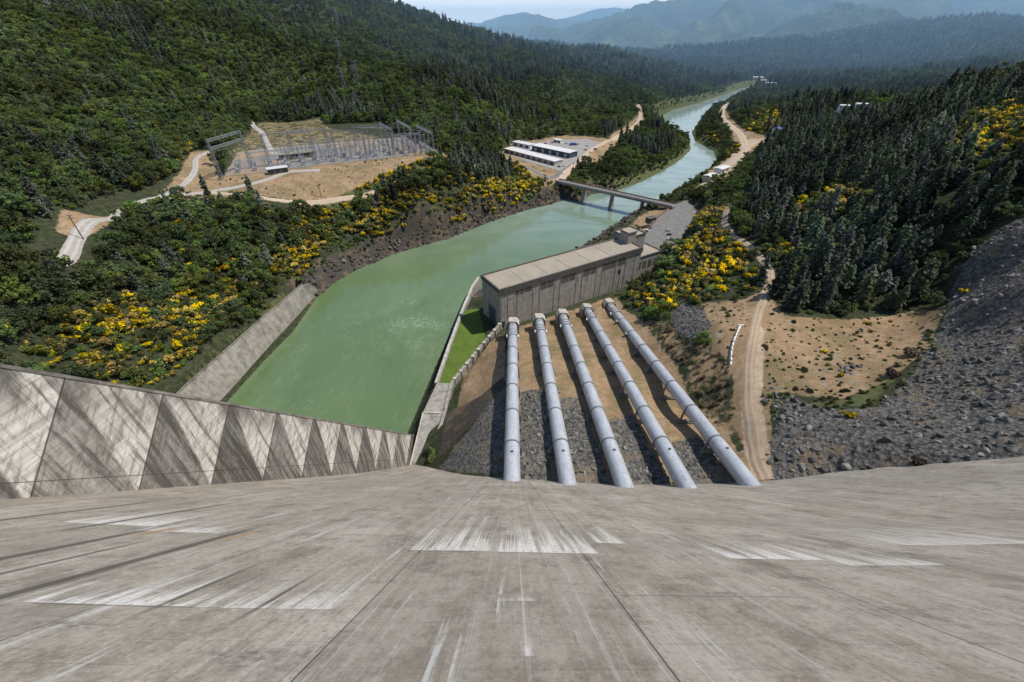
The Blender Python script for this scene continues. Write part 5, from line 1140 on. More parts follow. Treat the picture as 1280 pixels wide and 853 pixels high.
# woods, thinner with distance but drawn larger
for y0, y1, sp, sd, grow in ((40, 330, 4.3, 1, 1.), (330, 720, 5.5, 2, 1.), (720, 1450, 7.4, 3, 1.05), (1450, 3300, 14., 4, 1.5)):
    P_ = grid_points(y0, y1, sp, sd); x, y = P_[:, 0], P_[:, 1]
    z0 = base_h(x, y); v = in_view(x, y, z0); x, y = x[v], y[v]
    ok = clear_of(x, y)
    openz = in_zone(x, y, [pl for pl, _ in CLEAR]) if y0 < 1400 else np.zeros(x.shape, bool)
    u = rng.random(len(x)); den = vnoise(x, y, 70, 31) * .5 + vnoise(x, y, 22, 33) * .4
    ok &= ~openz
    rp = in_zone(x, y, RIGHT_PINES, 0); ss2 = in_zone(x, y, SHRUB_SLOPE, 0); lb = in_zone(x, y, LEFT_WALL_BUSH, 0)
    rd = poly_sd(x, y, RIVER); bank = (rd < 26) & (y > 250)
    conif = vnoise(x, y, 160, 41) * .55 + vnoise(x, y, 45, 43) * .5
    fld = in_zone(x, y, FIELD, 0); cut = in_zone(x, y, CUT, 1) | in_zone(x, y, LIP, 1); ok &= ~cut; leftm = (x < 0) & ~lb & ~bank & ~fld
    rightw = (x > 0) & ~rp & ~ss2 & ~bank
    # right hillside: dense pines over some bushes
    s = ok & rp; ny = ~(in_zone(x, y, [b_[0] for b_ in BROOM], 0) & (rng.random(len(x)) < .88)); p1 = s & ny & (u < .36 + .5 * den)
    put('pine', x[p1], y[p1], grow * rng.uniform(.45, 1.2, p1.sum()))
    p2 = s & ~p1 & (u < .8); put('bush', x[p2], y[p2], grow * rng.uniform(.8, 1.9, p2.sum()), 0, 3)
    p2 = s & ny & ~p1 & (u > .86); put('oak', x[p2], y[p2], grow * rng.uniform(.4, .85, p2.sum()))
    # scrubby slope by the lot
    s = ok & ss2; p1 = s & (u < .8) & (poly_sd(x, y, np.array(HARD[2])) > 7); put('bush', x[p1], y[p1], rng.uniform(.8, 1.5, p1.sum()), 0, 3)
    p2 = s & (u > .965) & (x > 112); put('pine', x[p2], y[p2], rng.uniform(.3, .5, p2.sum()))
    # river banks
    s = ok & bank; p1 = s & (rd > 6) & (u < .72) & ~((x < 20) & (rd < 8) & (y < 430)); put('bush', x[p1], y[p1], grow * rng.uniform(.6, 1.4, p1.sum()), 0, 3)
    p2 = s & (rd > 10) & (u > .75) & (y > 470); put('oak', x[p2], y[p2], grow * rng.uniform(.4, .8, p2.sum()))
    # bushes above the left wall
    s = ok & lb; p1 = s & (u < .62); put('bush', x[p1], y[p1], rng.uniform(.8, 1.8, p1.sum()), 0, 3)
    p2 = s & (u > .8); put('oak', x[p2], y[p2], rng.uniform(.4, .75, p2.sum()))
    # left bench and hills
    s = ok & leftm; thin = np.where(y < 330, .55, .9); cth = np.where(x < -60, .27, .1)
    p1 = s & (conif > cth + .25 * (u - .5)) & (u < thin); put('pine', x[p1], y[p1], grow * rng.uniform(.45, 1.15, p1.sum()))
    p2 = s & (conif <= cth + .25 * (u - .5)) & (u < thin * .97); put('oak', x[p2], y[p2], grow * rng.uniform(.5, 1.3, p2.sum()))
    p4 = s & (u > thin) & (u < thin + .05); put('pine', x[p4], y[p4], grow * rng.uniform(.7, 1.1, p4.sum()))
    p3 = s & (u >= thin) & (y < 720); put('bush', x[p3], y[p3], rng.uniform(.8, 1.6, p3.sum()), 0, 3)
    s = ok & fld; p1 = s & (u < .4); put('bush', x[p1], y[p1], rng.uniform(.3, .9, p1.sum()))
    # hollows and valley on the right
    rth = np.where((y < 1300) & (rd < 260), .3, -.05); s = ok & rightw; p1 = s & (u < .85) & (conif > rth); put('pine', x[p1], y[p1], grow * rng.uniform(.6, 1.1, p1.sum()))
    p2 = s & (u < .85) & (conif <= rth); put('oak', x[p2], y[p2], grow * rng.uniform(.5, 1.1, p2.sum()))
for poly, ch, sp in BROOM:
    pl = np.array([q[:2] for q in poly]); lo = pl.min(0); hi = pl.max(0)
    gx, gy = np.meshgrid(np.arange(lo[0], hi[0], sp), np.arange(lo[1], hi[1], sp)); x = gx.ravel() + rng.uniform(-.5, .5, gx.size) * sp; y = gy.ravel() + rng.uniform(-.5, .5, gx.size) * sp
    cl = vnoise(x, y, 17, 51) * .45
    ok = (poly_sd(x, y, pl) < 1) & (rng.random(len(x)) < ch + cl) & clear_of(x, y); x, y = x[ok], y[ok]
    put('broom', x, y, rng.uniform(.75, 2.3, len(x)) * (1 + .35 * (sp > 4)))
for pl, ch, lo_ in ((CUT, .5, 3), (LIP, .45, 0)):
    P_ = grid_points(50, 260, 2.2, 78); x, y = P_[:, 0], P_[:, 1]
    ok = in_zone(x, y, pl, 0) & (rng.random(len(x)) < ch) & clear_of(x, y); put('bush', x[ok], y[ok], rng.uniform(.2, .75, ok.sum()), lo_)
P_ = grid_points(440, 1500, 4.6, 79); x, y = P_[:, 0], P_[:, 1]; rd = poly_sd(x, y, RIVER); ok = (rd > 4.5) & (rd < 30) & (rng.random(len(x)) < .62); x, y = x[ok], y[ok]; ok = clear_of(x, y) & ~in_zone(x, y, ZONES['sand'], 3)
put('bush', x[ok], y[ok], rng.uniform(.7, 1.7, ok.sum()), 0, 3); ok &= (rng.random(len(x)) < .22); put('oak', x[ok], y[ok], rng.uniform(.35, .8, ok.sum()))
# scattered tufts on open ground
P_ = np.concatenate([grid_points(60, 620, 4.2, 77), grid_points(60, 270, 2.4, 80)]); x, y = P_[:, 0], P_[:, 1]
ok = in_zone(x, y, ZONES['dry'] + [THIN], 0) & (rng.random(len(x)) < .42) & clear_of(x, y) & (poly_sd(x, y, np.array(FLATS[0][0])[:, :2]) > 2)
put('bush', x[ok], y[ok], rng.uniform(.1, .1 + .5, ok.sum()) * (.6 + .8 * rng.random(ok.sum()) ** 3))
x, y = np.array([(-15.3, 209.5, 9.6)[0] - 4, -33., -36.0, -31.5, -12]), np.array([118., 112., 162., 108., 205])
put('bush', x, y, np.array([.3, 1.5, .7, 1.2, .5]), 0, 2)

# ------------------------------------------------------------------ nearest plants as things of their own, the rest as one mass per kind
def individual(kind, row, label, cat, group, name):
    i = int(row[5]); a, b = PROTO[kind][i]
    if b is None:
        o = bpy.data.objects.new(name, a); C.objects.link(o)
    else:
        o = empty(name)
        for nm, me in (('crown', a), ('trunk', b)):
            c = bpy.data.objects.new(nm, me); C.objects.link(c); c.parent = o
    o.location = row[:3]; s = row[3]; o.scale = (s, s, s); o.rotation_euler = (0, 0, row[4])
    return tag(o, label, cat, group)
def where(kind, x, y):
    if x > 60 and y < 290 and in_zone(np.array([x]), np.array([y]), SHRUB_SLOPE, 6)[0]: return 'slope'
    if x > 0 and y < 200 and x < 60: return 'pipes'
    if x > 0: return 'right'
    if x > -45 and y < 260: return 'lawn'
    if y < 300: return 'bench'
    return 'far'
WORDS = {
 ('pine', 'right'): ('dark green pine in the dense stand on the hillside right of the dirt track', 'pines on the hillside right of the dirt track'),
 ('pine', 'slope'): ('small young pine among yellow bushes between the parking lot and the dirt track', 'young pines above the parking lot'),
 ('pine', 'bench'): ('dark pine standing among leafy trees on the left bank below the pale road', 'pines on the left bank bench'),
 ('pine', 'far'): ('dark pine on the left bank near the switchyard and its road', 'pines around the switchyard'),
 ('oak', 'bench'): ('round leafy green tree on the left bank bench beside the yellow bushes', 'leafy trees on the left bank bench'),
 ('oak', 'far'): ('round leafy green tree on the left bank slope beyond the bench', 'leafy trees on the left bank slope'),
 ('oak', 'right'): ('small leafy green tree on the right side of the valley', 'leafy trees right of the river'),
 ('broom', 'bench'): ('bush of yellow flowers on the left bank above the sloping river wall', 'yellow bushes above the sloping river wall'),
 ('broom', 'far'): ('bush of yellow flowers on the left bank slope below the switchyard', 'yellow bushes below the switchyard'),
 ('broom', 'slope'): ('bush of yellow flowers on the slope between the powerhouse and the dirt track', 'yellow bushes beside the powerhouse slope'),
 ('broom', 'right'): ('bush of yellow flowers among the pines on the right hillside', 'yellow bushes among the right pines'),
 ('broom', 'lawn'): ('bush of yellow flowers between the retaining wall and the first penstock', 'yellow bushes beside the first penstock'),
}
NAMES = {'pine': ('pine_tree', 'tree'), 'oak': ('leafy_tree', 'tree'), 'broom': ('yellow_bush', 'bush'), 'bush': ('green_bush', 'bush')}
MASS = {'pine': 'pine_forest', 'oak': 'leafy_woods', 'broom': 'yellow_shrubbery', 'bush': 'undergrowth'}
for kind in ('pine', 'oak', 'broom', 'bush'):
    A = np.concatenate(T[kind]); dist = np.sqrt(A[:, 0] ** 2 + A[:, 1] ** 2 + (A[:, 2] - 152) ** 2)
    vis = in_view(A[:, 0], A[:, 1], A[:, 2], -.02)
    key = np.where(vis, A[:, 3] / dist, 0); order = np.argsort(-key)
    nI = 290 if kind != 'bush' else 0
    for j in order[:nI]:
        w = where(kind, A[j, 0], A[j, 1]); lab = WORDS.get((kind, w)) or WORDS.get((kind, 'bench' if w in ('lawn', 'far') else 'right'))
        individual(kind, A[j], lab[0], NAMES[kind][1], lab[1], NAMES[kind][0])
    R_ = A[order[nI:]]; n = len(R_); print(kind, len(A))
    til = rng.normal(0, .035, (n, 2))
    rs = R_[:, 3:4] * np.stack([rng.uniform(.85, 1.15, n), rng.uniform(.85, 1.15, n), rng.uniform(.85, 1.2, n)], -1)
    scatter(MASS[kind], COLL[kind], R_[:, :3], np.stack([til[:, 0], til[:, 1], R_[:, 4]], -1), rs, R_[:, 5])

# a few plants the eye can pick out
def single_bush(px, mesh, s, label, name='green_bush'):
    o = bpy.data.objects.new(name, mesh); C.objects.link(o); o.location = (px[0], px[1], gh(px[0], px[1]) - .2); o.scale = (s, s, s); tag(o, label, 'bush'); return o
single_bush((100.4, 66.0, 65.9), PURPLE, 1.05, 'lone round purplish bush at the dam edge beside the grey rubble', 'purple_bush')
single_bush((102.2, 90.1, 57.6), PROTO['broom'][2][0], 1.1, 'lone yellow bush in the middle of the grey rubble slope', 'yellow_bush')
single_bush((183.3, 149.6, 66.8), PROTO['broom'][2][0], 1.15, 'lone yellow bush high on the shaded rubble near the pines', 'yellow_bush')
single_bush((117.4, 114.3, 52.9), PROTO['broom'][0][0], .8, 'small yellow bush on the dry pad above the rubble edge', 'yellow_bush')
single_bush((122.2, 131.0, 50.9), PROTO['broom'][2][0], .7, 'low yellow bush in the open middle of the dry pad', 'yellow_bush')
single_bush((152.3, 150.5, 51.0), PROTO['broom'][2][0], .8, 'yellow bush at the foot of the pines on the dry pad', 'yellow_bush')
single_bush((145.0, 120.4, 57.2), PURPLE, 1.6, 'big brownish bush at the lip of the dry pad above the rubble', 'brown_bush')
single_bush((130.1, 109.2, 57.4), PURPLE, 1.4, 'brownish bush left of the biggest one on the pad lip', 'brown_bush')
single_bush((85.4, 134.4, 44.1), PROTO['bush'][0][0], .7, 'small dark green bush beside the white barrier row', 'green_bush')
single_bush((81.6, 147.5, 43.4), PROTO['broom'][0][0], .8, 'yellow bush at the top of the cut beside the fifth penstock', 'yellow_bush')
t = individual('pine', np.array([*(-201.5, 331.2, 48.6), 1.25, .3, 2]), 'lone dark pine standing in front of the switchyard by the pale road', 'tree', None, 'pine_tree')

# ------------------------------------------------------------------ rubble
def rock_mesh(seed, sub, mat):
    bm = bmesh.new(); bmesh.ops.create_icosphere(bm, subdivisions=sub, radius=1)
    rr = random.Random(seed); cuts = [(Vector((rr.uniform(-1, 1), rr.uniform(-1, 1), rr.uniform(-1, 1))).normalized(), rr.uniform(.45, .8)) for _ in range(9)]
    for v in bm.verts:
        for n, d in cuts:
            q = v.co.dot(n)
            if q > d: v.co -= n * (q - d)
        v.co *= 1 + .1 * mnoise.noise(v.co * 2 + Vector((seed, 0, 0)))
    me = bpy.data.meshes.new('rock'); bm.to_mesh(me); bm.free(); me.materials.append(mat); return me
RK = proto_collection('rubble_kinds', [(rock_mesh(i, 2, M['rock']), None) for i in range(5)])
RB = proto_collection('bank_rock_kinds', [(rock_mesh(i + 9, 2, M['rock_brown']), None) for i in range(5)])
def strew(name, coll, polys, sp, size, chance=.8, sink=.25, power=2.2):
    xs = []; ys = []
    for poly in polys:
        pl = np.array([q[:2] for q in poly]); lo = pl.min(0); hi = pl.max(0)
        gx, gy = np.meshgrid(np.arange(lo[0], hi[0], sp), np.arange(lo[1], hi[1], sp)); x = gx.ravel() + rng.uniform(-.6, .6, gx.size) * sp; y = gy.ravel() + rng.uniform(-.6, .6, gx.size) * sp
        ok = (poly_sd(x, y, pl) < 1.6 - 6 * rng.random(len(x)) ** 2.5) & (rng.random(len(x)) < chance + .35 * vnoise(x, y, 14, 61)); xs.append(x[ok]); ys.append(y[ok])
    x = np.concatenate(xs); y = np.concatenate(ys); z = height(x, y); v = in_view(x, y, z, .2); x, y, z = x[v], y[v], z[v]; n = len(x)
    s = size[0] + (size[1] - size[0]) * rng.random(n) ** power
    sc = s[:, None] * rng.uniform(.6, 1.15, (n, 3)) * np.array([1, 1, .7])
    print(name, n)
    return scatter(name, coll, np.stack([x, y, z + s * .25 - s * sink], -1), rng.uniform(0, 6.28, (n, 3)) * np.array([.15, .15, 1]), sc, rng.integers(0, 5, n))
strew('rubble', RK, ZONES['talus'][:1], 1.1, (.3, 1.7), .6, power=4)
strew('rubble', RK, ZONES['talus'][2:], 1.0, (.3, 1.15), .55)
strew('gravel', RK, ZONES['talus'][1:2], .8, (.14, .34), .6)
strew('rubble', RK, [[(92.3, 113.2, 47.4), (97.0, 109.0, 49.4), (94.8, 98.9, 51.7), (87.6, 92.6, 51.6), (86.8, 98.8, 48.8)], [(119.8, 122.5, 51.7), (128.3, 120.7, 53.2), (124.1, 114.9, 53.9), (118.3, 116.2, 52.8)], [(92.8, 116.2, 47.4), (97.1, 115.8, 48.6), (93.4, 106.6, 48.6), (90.4, 108.1, 47.1)]], 1.5, (.6, 1.7), .8)
bank = []
for side_, i0, i1, w in ((RIVER_L, 4, 14, 9), (RIVER_R, 4, 12, 8)):
    for i in range(i0, i1):
        a = Vector(side_[i][:2]); b = Vector(side_[i + 1][:2]); d_ = (b - a).normalized(); n_ = Vector((-d_.y, d_.x)) * (1 if side_ is RIVER_L else -1)
        bank.append([a - n_ * 1.5, b - n_ * 1.5, b + n_ * w, a + n_ * w])
strew('bank_rubble', RB, bank, 1.5, (.5, 2.6), .75, power=2.2)

# ------------------------------------------------------------------ switchyard
def lattice_column(m, x, y, z0, h, w0, w1, bays):
    for sx, sy in ((-1, -1), (1, -1), (1, 1), (-1, 1)):
        m.bar((x + sx * w0, y + sy * w0, z0), (x + sx * w1, y + sy * w1, z0 + h), .2)
    for b in range(bays):
        f0, f1 = b / bays, (b + 1) / bays; a0 = w0 + (w1 - w0) * f0; a1 = w0 + (w1 - w0) * f1; q0, q1 = z0 + h * f0, z0 + h * f1
        cs = [(-1, -1), (1, -1), (1, 1), (-1, 1)]
        for j in range(4):
            c0, c1 = cs[j], cs[(j + 1) % 4]
            if b % 2: c0, c1 = c1, c0
            m.bar((x + c0[0] * a0, y + c0[1] * a0, q0), (x + c1[0] * a1, y + c1[1] * a1, q1), .13)
            m.bar((x + c0[0] * a1, y + c0[1] * a1, q1), (x + c1[0] * a1, y + c1[1] * a1, q1), .13)
def lattice_beam(m, a, b, w, bays):
    a = Vector(a); b = Vector(b); d = (b - a).normalized(); r = Vector((-d.y, d.x, 0)).normalized() * w; u = Vector((0, 0, w))
    cs = [-r - u, r - u, r + u, -r + u]
    for c in cs: m.bar(a + c, b + c, .22)
    for k_ in range(bays):
        p0 = a.lerp(b, k_ / bays); p1 = a.lerp(b, (k_ + 1) / bays)
        for j in range(4): m.bar(p0 + cs[j], p1 + cs[(j + 1) % 4], .12)
GZ0 = 52.2
gant = [((-242, 364), (-236, 402), 31, 'tallest left lattice gantry beside the switchyard access road'), ((-222, 409), (-187, 427), 27, 'lattice gantry above the white-roofed switchyard hut'),
        ((-175, 449), (-142, 440), 24, 'lattice gantry in the middle of the switchyard front'), ((-226, 466), (-192, 478), 20, 'lattice gantry at the back left of the switchyard'), ((-168, 492), (-136, 500), 20, 'lattice gantry at the back middle of the switchyard'),
        ((-118, 452), (-92, 462), 19, 'lattice gantry near the right tip of the switchyard')]
for (a, b, h, lab) in gant:
    g = empty('switchyard_gantry', ((a[0] + b[0]) / 2, (a[1] + b[1]) / 2, GZ0)); o_ = g.location
    for p in (a, b):
        m = MB(); lattice_column(m, p[0] - o_.x, p[1] - o_.y, -.3, h, 1.25, .6, 9); m.build('column', M['steel'], g)
    for zz in ((h, h - 6) if h > 30 else (h,)):
        m = MB(); lattice_beam(m, (a[0] - o_.x, a[1] - o_.y, zz - .9), (b[0] - o_.x, b[1] - o_.y, zz - .9), .75, 12); m.build('beam', M['steel'], g)
    tag(g, lab, 'gantry', 'lattice gantries in the switchyard')
# long bus bridges at the back right
busb = [((474, 154), (490, 163), 'first'), ((496, 151), (513, 160), 'second'), ((520, 157), (540, 167), 'third'), ((502, 170), (518, 180), 'fourth')]
BB = [((-151.6, 536.0, 68.0), (-127.0, 492.3, 68.0)), ((-131.8, 539.0, 70.0), (-110.2, 506.2, 68.0)), ((-106.8, 520.7, 68.0), (-83.9, 486.2, 66.0)), ((-113.1, 473.5, 66.0), (-95.0, 445.3, 64.0)), ((-91.7, 452.7, 64.0), (-69.5, 426.7, 60.0))]
for i, (a, b) in enumerate(BB):
    g = empty('bus_bridge', ((a[0] + b[0]) / 2, (a[1] + b[1]) / 2, GZ0)); o_ = g.location
    m = MB(); lattice_beam(m, (a[0] - o_.x, a[1] - o_.y, a[2] - GZ0), (b[0] - o_.x, b[1] - o_.y, b[2] - GZ0), .8, 16); m.build('beam', M['steel'], g)
    for f in (.04, .5, .96):
        x = a[0] + (b[0] - a[0]) * f; y = a[1] + (b[1] - a[1]) * f; z1 = a[2] + (b[2] - a[2]) * f; z0 = gh(x, y)
        m = MB(); lattice_column(m, x - o_.x, y - o_.y, z0 - GZ0 - .4, z1 - z0, .9, .6, 5); m.build('column', M['steel'], g)
    tag(g, 'grey overhead lattice bus bridge, %s at the rear of the switchyard' % ['leftmost', 'second from the left', 'third from the left', 'short lower one', 'rightmost, down by the tip,'][i], 'gantry', 'overhead bus bridges at the rear of the switchyard')
def breaker_proto():
    r_ = empty('circuit_breaker'); m = MB(); m.box(-1.6, 1.6, -1, 1, .4, 2.6); m.box(-1.8, 1.8, -1.2, 1.2, 2.602, 2.85); m.build('tank', M['porcelain'], r_)
    for sx in (-1, 0, 1):
        m = MB()
        for k_ in range(5): m.tube((sx * 1.1, 0, 2.9 + k_ * .5), (sx * 1.1, 0, 3.3 + k_ * .5), .32 - .03 * k_, .2, 8)
        m.tube((sx * 1.1, 0, 2.85), (sx * 1.1, 0, 5.8), .13, .08, 8); m.build('bushing', M['white'] if sx == 0 else M['porcelain'], r_)
    m = MB(); m.box(-1.4, 1.4, -.8, .8, -.5, .4); m.build('plinth', M['conc_pale'], r_)
    return r_
def post_proto():
    r_ = empty('bus_support'); m = MB(); m.tube((0, 0, -.4), (0, 0, 6.5), .28, .18, 8); m.bar((-2.2, 0, 6.5), (2.2, 0, 6.5), .3); m.build('post', M['steel'], r_)
    for sx in (-1, 0, 1):
        m = MB()
        for k_ in range(4): m.tube((sx * 2, 0, 6.65 + k_ * .45), (sx * 2, 0, 7.0 + k_ * .45), .26, .14, 8)
        m.build('insulator', M['porcelain'], r_)
    return r_
FE = Vector((.881, .473)); FN = Vector((-.473, .881))
b0 = breaker_proto(); b0['group'] = 'circuit breakers in rows along the switchyard'; tag(b0, 'grey circuit breaker with three upright bushings in the switchyard', 'breaker')
p0 = post_proto(); p0['group'] = 'bus support posts in the switchyard'; tag(p0, 'thin steel support post topped with three insulators in the switchyard', 'post')
spots = []
for row in range(2):
    for k_ in range(14):
        f = (k_ + .5) / 14; q = Vector((-240, 378)) + FE * (188 * f - 3) + FN * (7 + row * 17 + f * 4); spots.append((q, row))
for i, (q, row) in enumerate(spots):
    o = b0 if i == 0 else copy_tree(b0); o.location = (q.x, q.y, GZ0 + .3); o.rotation_euler.z = FE.angle_signed(Vector((1, 0))) + .1 * (i % 3)
for i in range(54):
    f = (i % 18 + .5) / 18; q = Vector((-238, 376)) + FE * (185 * f) + FN * (14 + (i // 18) * 15 + 3 * math.sin(i * 2.3))
    o = p0 if i == 0 else copy_tree(p0); o.location = (q.x, q.y, GZ0); o.rotation_euler.z = FE.angle_signed(Vector((1, 0))); s = .85 + .5 * ((i * 7) % 5) / 5; o.scale = (1, 1, s)
def wire(a, b, sag, r, lab, grp):
    a = Vector(a); b = Vector(b); m = MB(); p = a
    for k_ in range(1, 11):
        f = k_ / 10; q = a.lerp(b, f) - Vector((0, 0, sag * 4 * f * (1 - f))); m.tube(p, q, r, n=5, caps=False); p = q
    o = m.build('overhead_wire', M['steel']); tag(o, lab, 'wire', grp)
for i in range(4):
    for k_ in range(3):
        a = BB[i][0]; b = BB[i][1]; c = gant[[4, 4, 5, 5][i]]
        f = (k_ + .5) / 3; s = (a[0] + (b[0] - a[0]) * f, a[1] + (b[1] - a[1]) * f, a[2] - 1); e = (c[0][0] + (c[1][0] - c[0][0]) * f, c[0][1] + (c[1][1] - c[0][1]) * f, GZ0 + c[2] - 2)
        wire(s, e, 1.5, .09, 'thin overhead wire between the lattice frames at the back of the switchyard', 'overhead wires of the switchyard')
mast = None
for i in range(46):
    f = ((i * 37) % 46) / 46; q = Vector((-205, 398)) + FE * (150 * f) + FN * (10 + 62 * ((i * 17) % 46) / 46 * (.45 + .55 * (1 - f)))
    if mast is None:
        m = MB(); lattice_column(m, 0, 0, -.3, 14, .75, .32, 6); m.bar((-3, 0, 13.8), (3, 0, 13.8), .35); mast = m.build('lattice_mast', M['steel']); o = mast
        tag(mast, 'slim grey lattice mast standing among the breakers of the switchyard', 'mast', 'lattice masts crowding the switchyard')
    else:
        o = mast.copy(); C.objects.link(o)
    o.location = (q.x, q.y, gh(q.x, q.y)); o.rotation_euler.z = FE.angle_signed(Vector((1, 0))) + (i % 2) * math.pi / 2; o.scale = (1, 1, .75 + .55 * ((i * 13) % 10) / 10)
for i in range(9):
    a = Vector((-236, 379)) + FE * (6 + 4 * (i % 3)) + FN * (9 + i * 6.2); b = a + FE * (168 - i * 11); m = MB(); za = GZ0 + 7.5 + (i % 3) * 2.6
    m.tube((a.x, a.y, za), (b.x, b.y, za), .13, n=6)
    for k_ in range(9): q = a.lerp(b, (k_ + .5) / 9); m.bar((q.x, q.y, za - .05), (q.x, q.y, za - 1.1), .18)
    tag(m.build('busbar', M['steel']), 'long thin horizontal busbar strung across the switchyard', 'busbar', 'busbars across the switchyard')
# chain fence along the switchyard front
fe = empty('chain_fence', (-163, 420, GZ0)); tag(fe, 'long grey wire fence along the front edge of the switchyard', 'fence')
fp = [(-246.5, 374), (-205, 395), (-160, 419.5), (-120, 441), (-79, 463)]
m = MB()
for i in range(4):
    for k_ in range(8):
        f = k_ / 8; x = fp[i][0] + (fp[i + 1][0] - fp[i][0]) * f; y = fp[i][1] + (fp[i + 1][1] - fp[i][1]) * f; m.bar((x + 163, y - 420, -1), (x + 163, y - 420, 2.6), .14)
tag(m.build('post', M['steel'], fe), kind='stuff')
m = MB()
for zz in (.9, 1.7, 2.5):
    for i in range(4): m.bar((fp[i][0] + 163, fp[i][1] - 420, zz), (fp[i + 1][0] + 163, fp[i + 1][1] - 420, zz), .04)
tag(m.build('mesh_wire', M['steel_dark'], fe), kind='stuff')

# ------------------------------------------------------------------ buildings
def shed(name, cat, label, loc, rz, L_, W_, h, wallm, roofm, pitch=.0, doors=2, over=.6, windows=0, dark=None):
    b = empty(name, loc, rz); tag(b, label, cat)
    m = MB(); m.box(-L_ / 2, L_ / 2, -W_ / 2, W_ / 2, -9, h); m.build('wall', wallm, b)
    m = MB(); e = over; r_ = pitch * W_ / 2
    for s in (-1, 1):
        p = [(-L_ / 2 - e, s * (W_ / 2 + e), h + .003), (L_ / 2 + e, s * (W_ / 2 + e), h + .003), (L_ / 2 + e, 0, h + r_ + .003), (-L_ / 2 - e, 0, h + r_ + .003)]
        if s > 0: p = [p[1], p[0], p[3], p[2]]
        m.hexa(p + [(x, y, z + .3) for x, y, z in p])
    m.build('roof', roofm, b)
    n = doors
    for i in range(n):
        x = -L_ / 2 + L_ * (i + .5) / n; m = MB(); w = min(2.2, L_ / n * .3); m.box(x - w, x + w, -W_ / 2 - .08, -W_ / 2 - .003, 0, h * .72); m.build('door', dark or M['window_dark'], b)
    for i in range(windows):
        x = -L_ / 2 + L_ * (i + .18) / windows; m = MB(); m.box(x - .9, x + .9, -W_ / 2 - .07, -W_ / 2 - .003, h * .4, h * .75); m.build('window', M['window_dark'], b)
    if pitch > .1:
        m = MB(); m.prism([(-L_ / 2, -W_ / 2), (-L_ / 2 + .02, -W_ / 2), (-L_ / 2 + .02, W_ / 2), (-L_ / 2, W_ / 2)], h, h + .01); m.build('gable', wallm, b)
    return b
def ang(a, b): return math.atan2(b[1] - a[1], b[0] - a[0])
shed('switchyard_hut', 'hut', 'small white-roofed hut on the front edge of the switchyard', (-205.2, 386.8, 52.2), ang((-242, 365), (-80, 462)), 16, 7, 4.2, M['frieze'], M['white_roof'], 0, 3)
shed('control_building', 'building', 'low dark flat-roofed control building behind the switchyard breakers', (-210.3, 442.4, 52.2), ang((-242, 365), (-80, 462)), 34, 9, 4.5, M['frieze'], M['roof_felt'], 0, 2, windows=5)
a, b = (-8.8, 623.1, 18.7), (55.4, 549.7, 18.7)
c = ((a[0] + b[0]) / 2 + 3, (a[1] + b[1]) / 2 + 3, 18.7)
shed('long_shed', 'shed', 'long narrow white-roofed shed along the front of the depot yard', c, ang(a, b), 96, 14, 4.6, M['beige'], M['white_roof'], .05, 9)
a, b = (30.1, 632.8, 18.7), (76.3, 586.6, 18.7)
c = ((a[0] + b[0]) / 2 + 4, (a[1] + b[1]) / 2 + 5, 18.7)
shed('workshop', 'building', 'long white-roofed workshop with dark blue front wall in the depot yard', c, ang(a, b), 66, 17, 6.4, M['blue_dark'], M['white_roof'], .06, 5, windows=0, dark=M['beige'])
shed('store_shed', 'shed', 'low pale store shed at the back left of the depot yard', (17.3, 658.3, 18.7), ang(a, b), 34, 12, 4.4, M['white'], M['white_roof'], .08, 3)
shed('site_office', 'building', 'small white office hut beside the blue tarpaulin stack in the depot', (69.4, 685.7, 18.7), ang(a, b), 14, 7, 3.6, M['white'], M['white_roof'], .08, 2)
shed('river_shed', 'shed', 'white-roofed shed beside the right riverbank road beyond the bridge', (*(232.6, 512.7, 10.7)[:2], (232.6, 512.7, 10.7)[2] + 1), .75, 17, 10, 5, M['beige'], M['white_roof'], .25, 2)
shed('river_house', 'house', 'white building just behind the shed on the right riverbank road', (*(254.0, 535.6, 13.8)[:2], (254.0, 535.6, 13.8)[2] + 1), .7, 20, 10, 5, M['white'], M['white_roof'], .15, 2, windows=4)
shed('blue_house', 'house', 'small white and blue house at the end of the sandy side road', (*(397.4, 696.9, 27.6)[:2], (397.4, 696.9, 27.6)[2] + 2), .9, 16, 10, 6, M['white'], M['paint_blue'], .2, 1, windows=3)
shed('valley_house', 'house', 'left one of two white houses among the pines high on the right', (*(516.1, 740.7, 49.4)[:2], (516.1, 740.7, 49.4)[2] + 5), -.3, 17, 9, 6, M['white'], M['white_roof'], .2, 1, windows=4)
shed('valley_house', 'house', 'right one of two white houses among the pines high on the right', (*(532.6, 732.2, 52.7)[:2], (532.6, 732.2, 52.7)[2] + 5), -.2, 16, 9, 6, M['white'], M['white_roof'], .2, 1, windows=4)
shed('far_building', 'building', 'farthest white building at the head of the river bend', (*(866.4, 1748.9, 10.4)[:2], (866.4, 1748.9, 10.4)[2] + 5), -.2, 34, 15, 8, M['beige'], M['white_roof'], .15, 2)
shed('far_building', 'building', 'white building just right of the river bend near the valley floor', (*(763.9, 1454.2, 18.0)[:2], (763.9, 1454.2, 18.0)[2] + 5), -.3, 30, 14, 8, M['white'], M['white_roof'], .15, 2)
shed('far_building', 'building', 'pale building between the two white ones at the river bend', (*(791.5, 1551.1, 17.8)[:2], (791.5, 1551.1, 17.8)[2] + 5), -.1, 26, 12, 7, M['beige'], M['beige'], .15, 2)

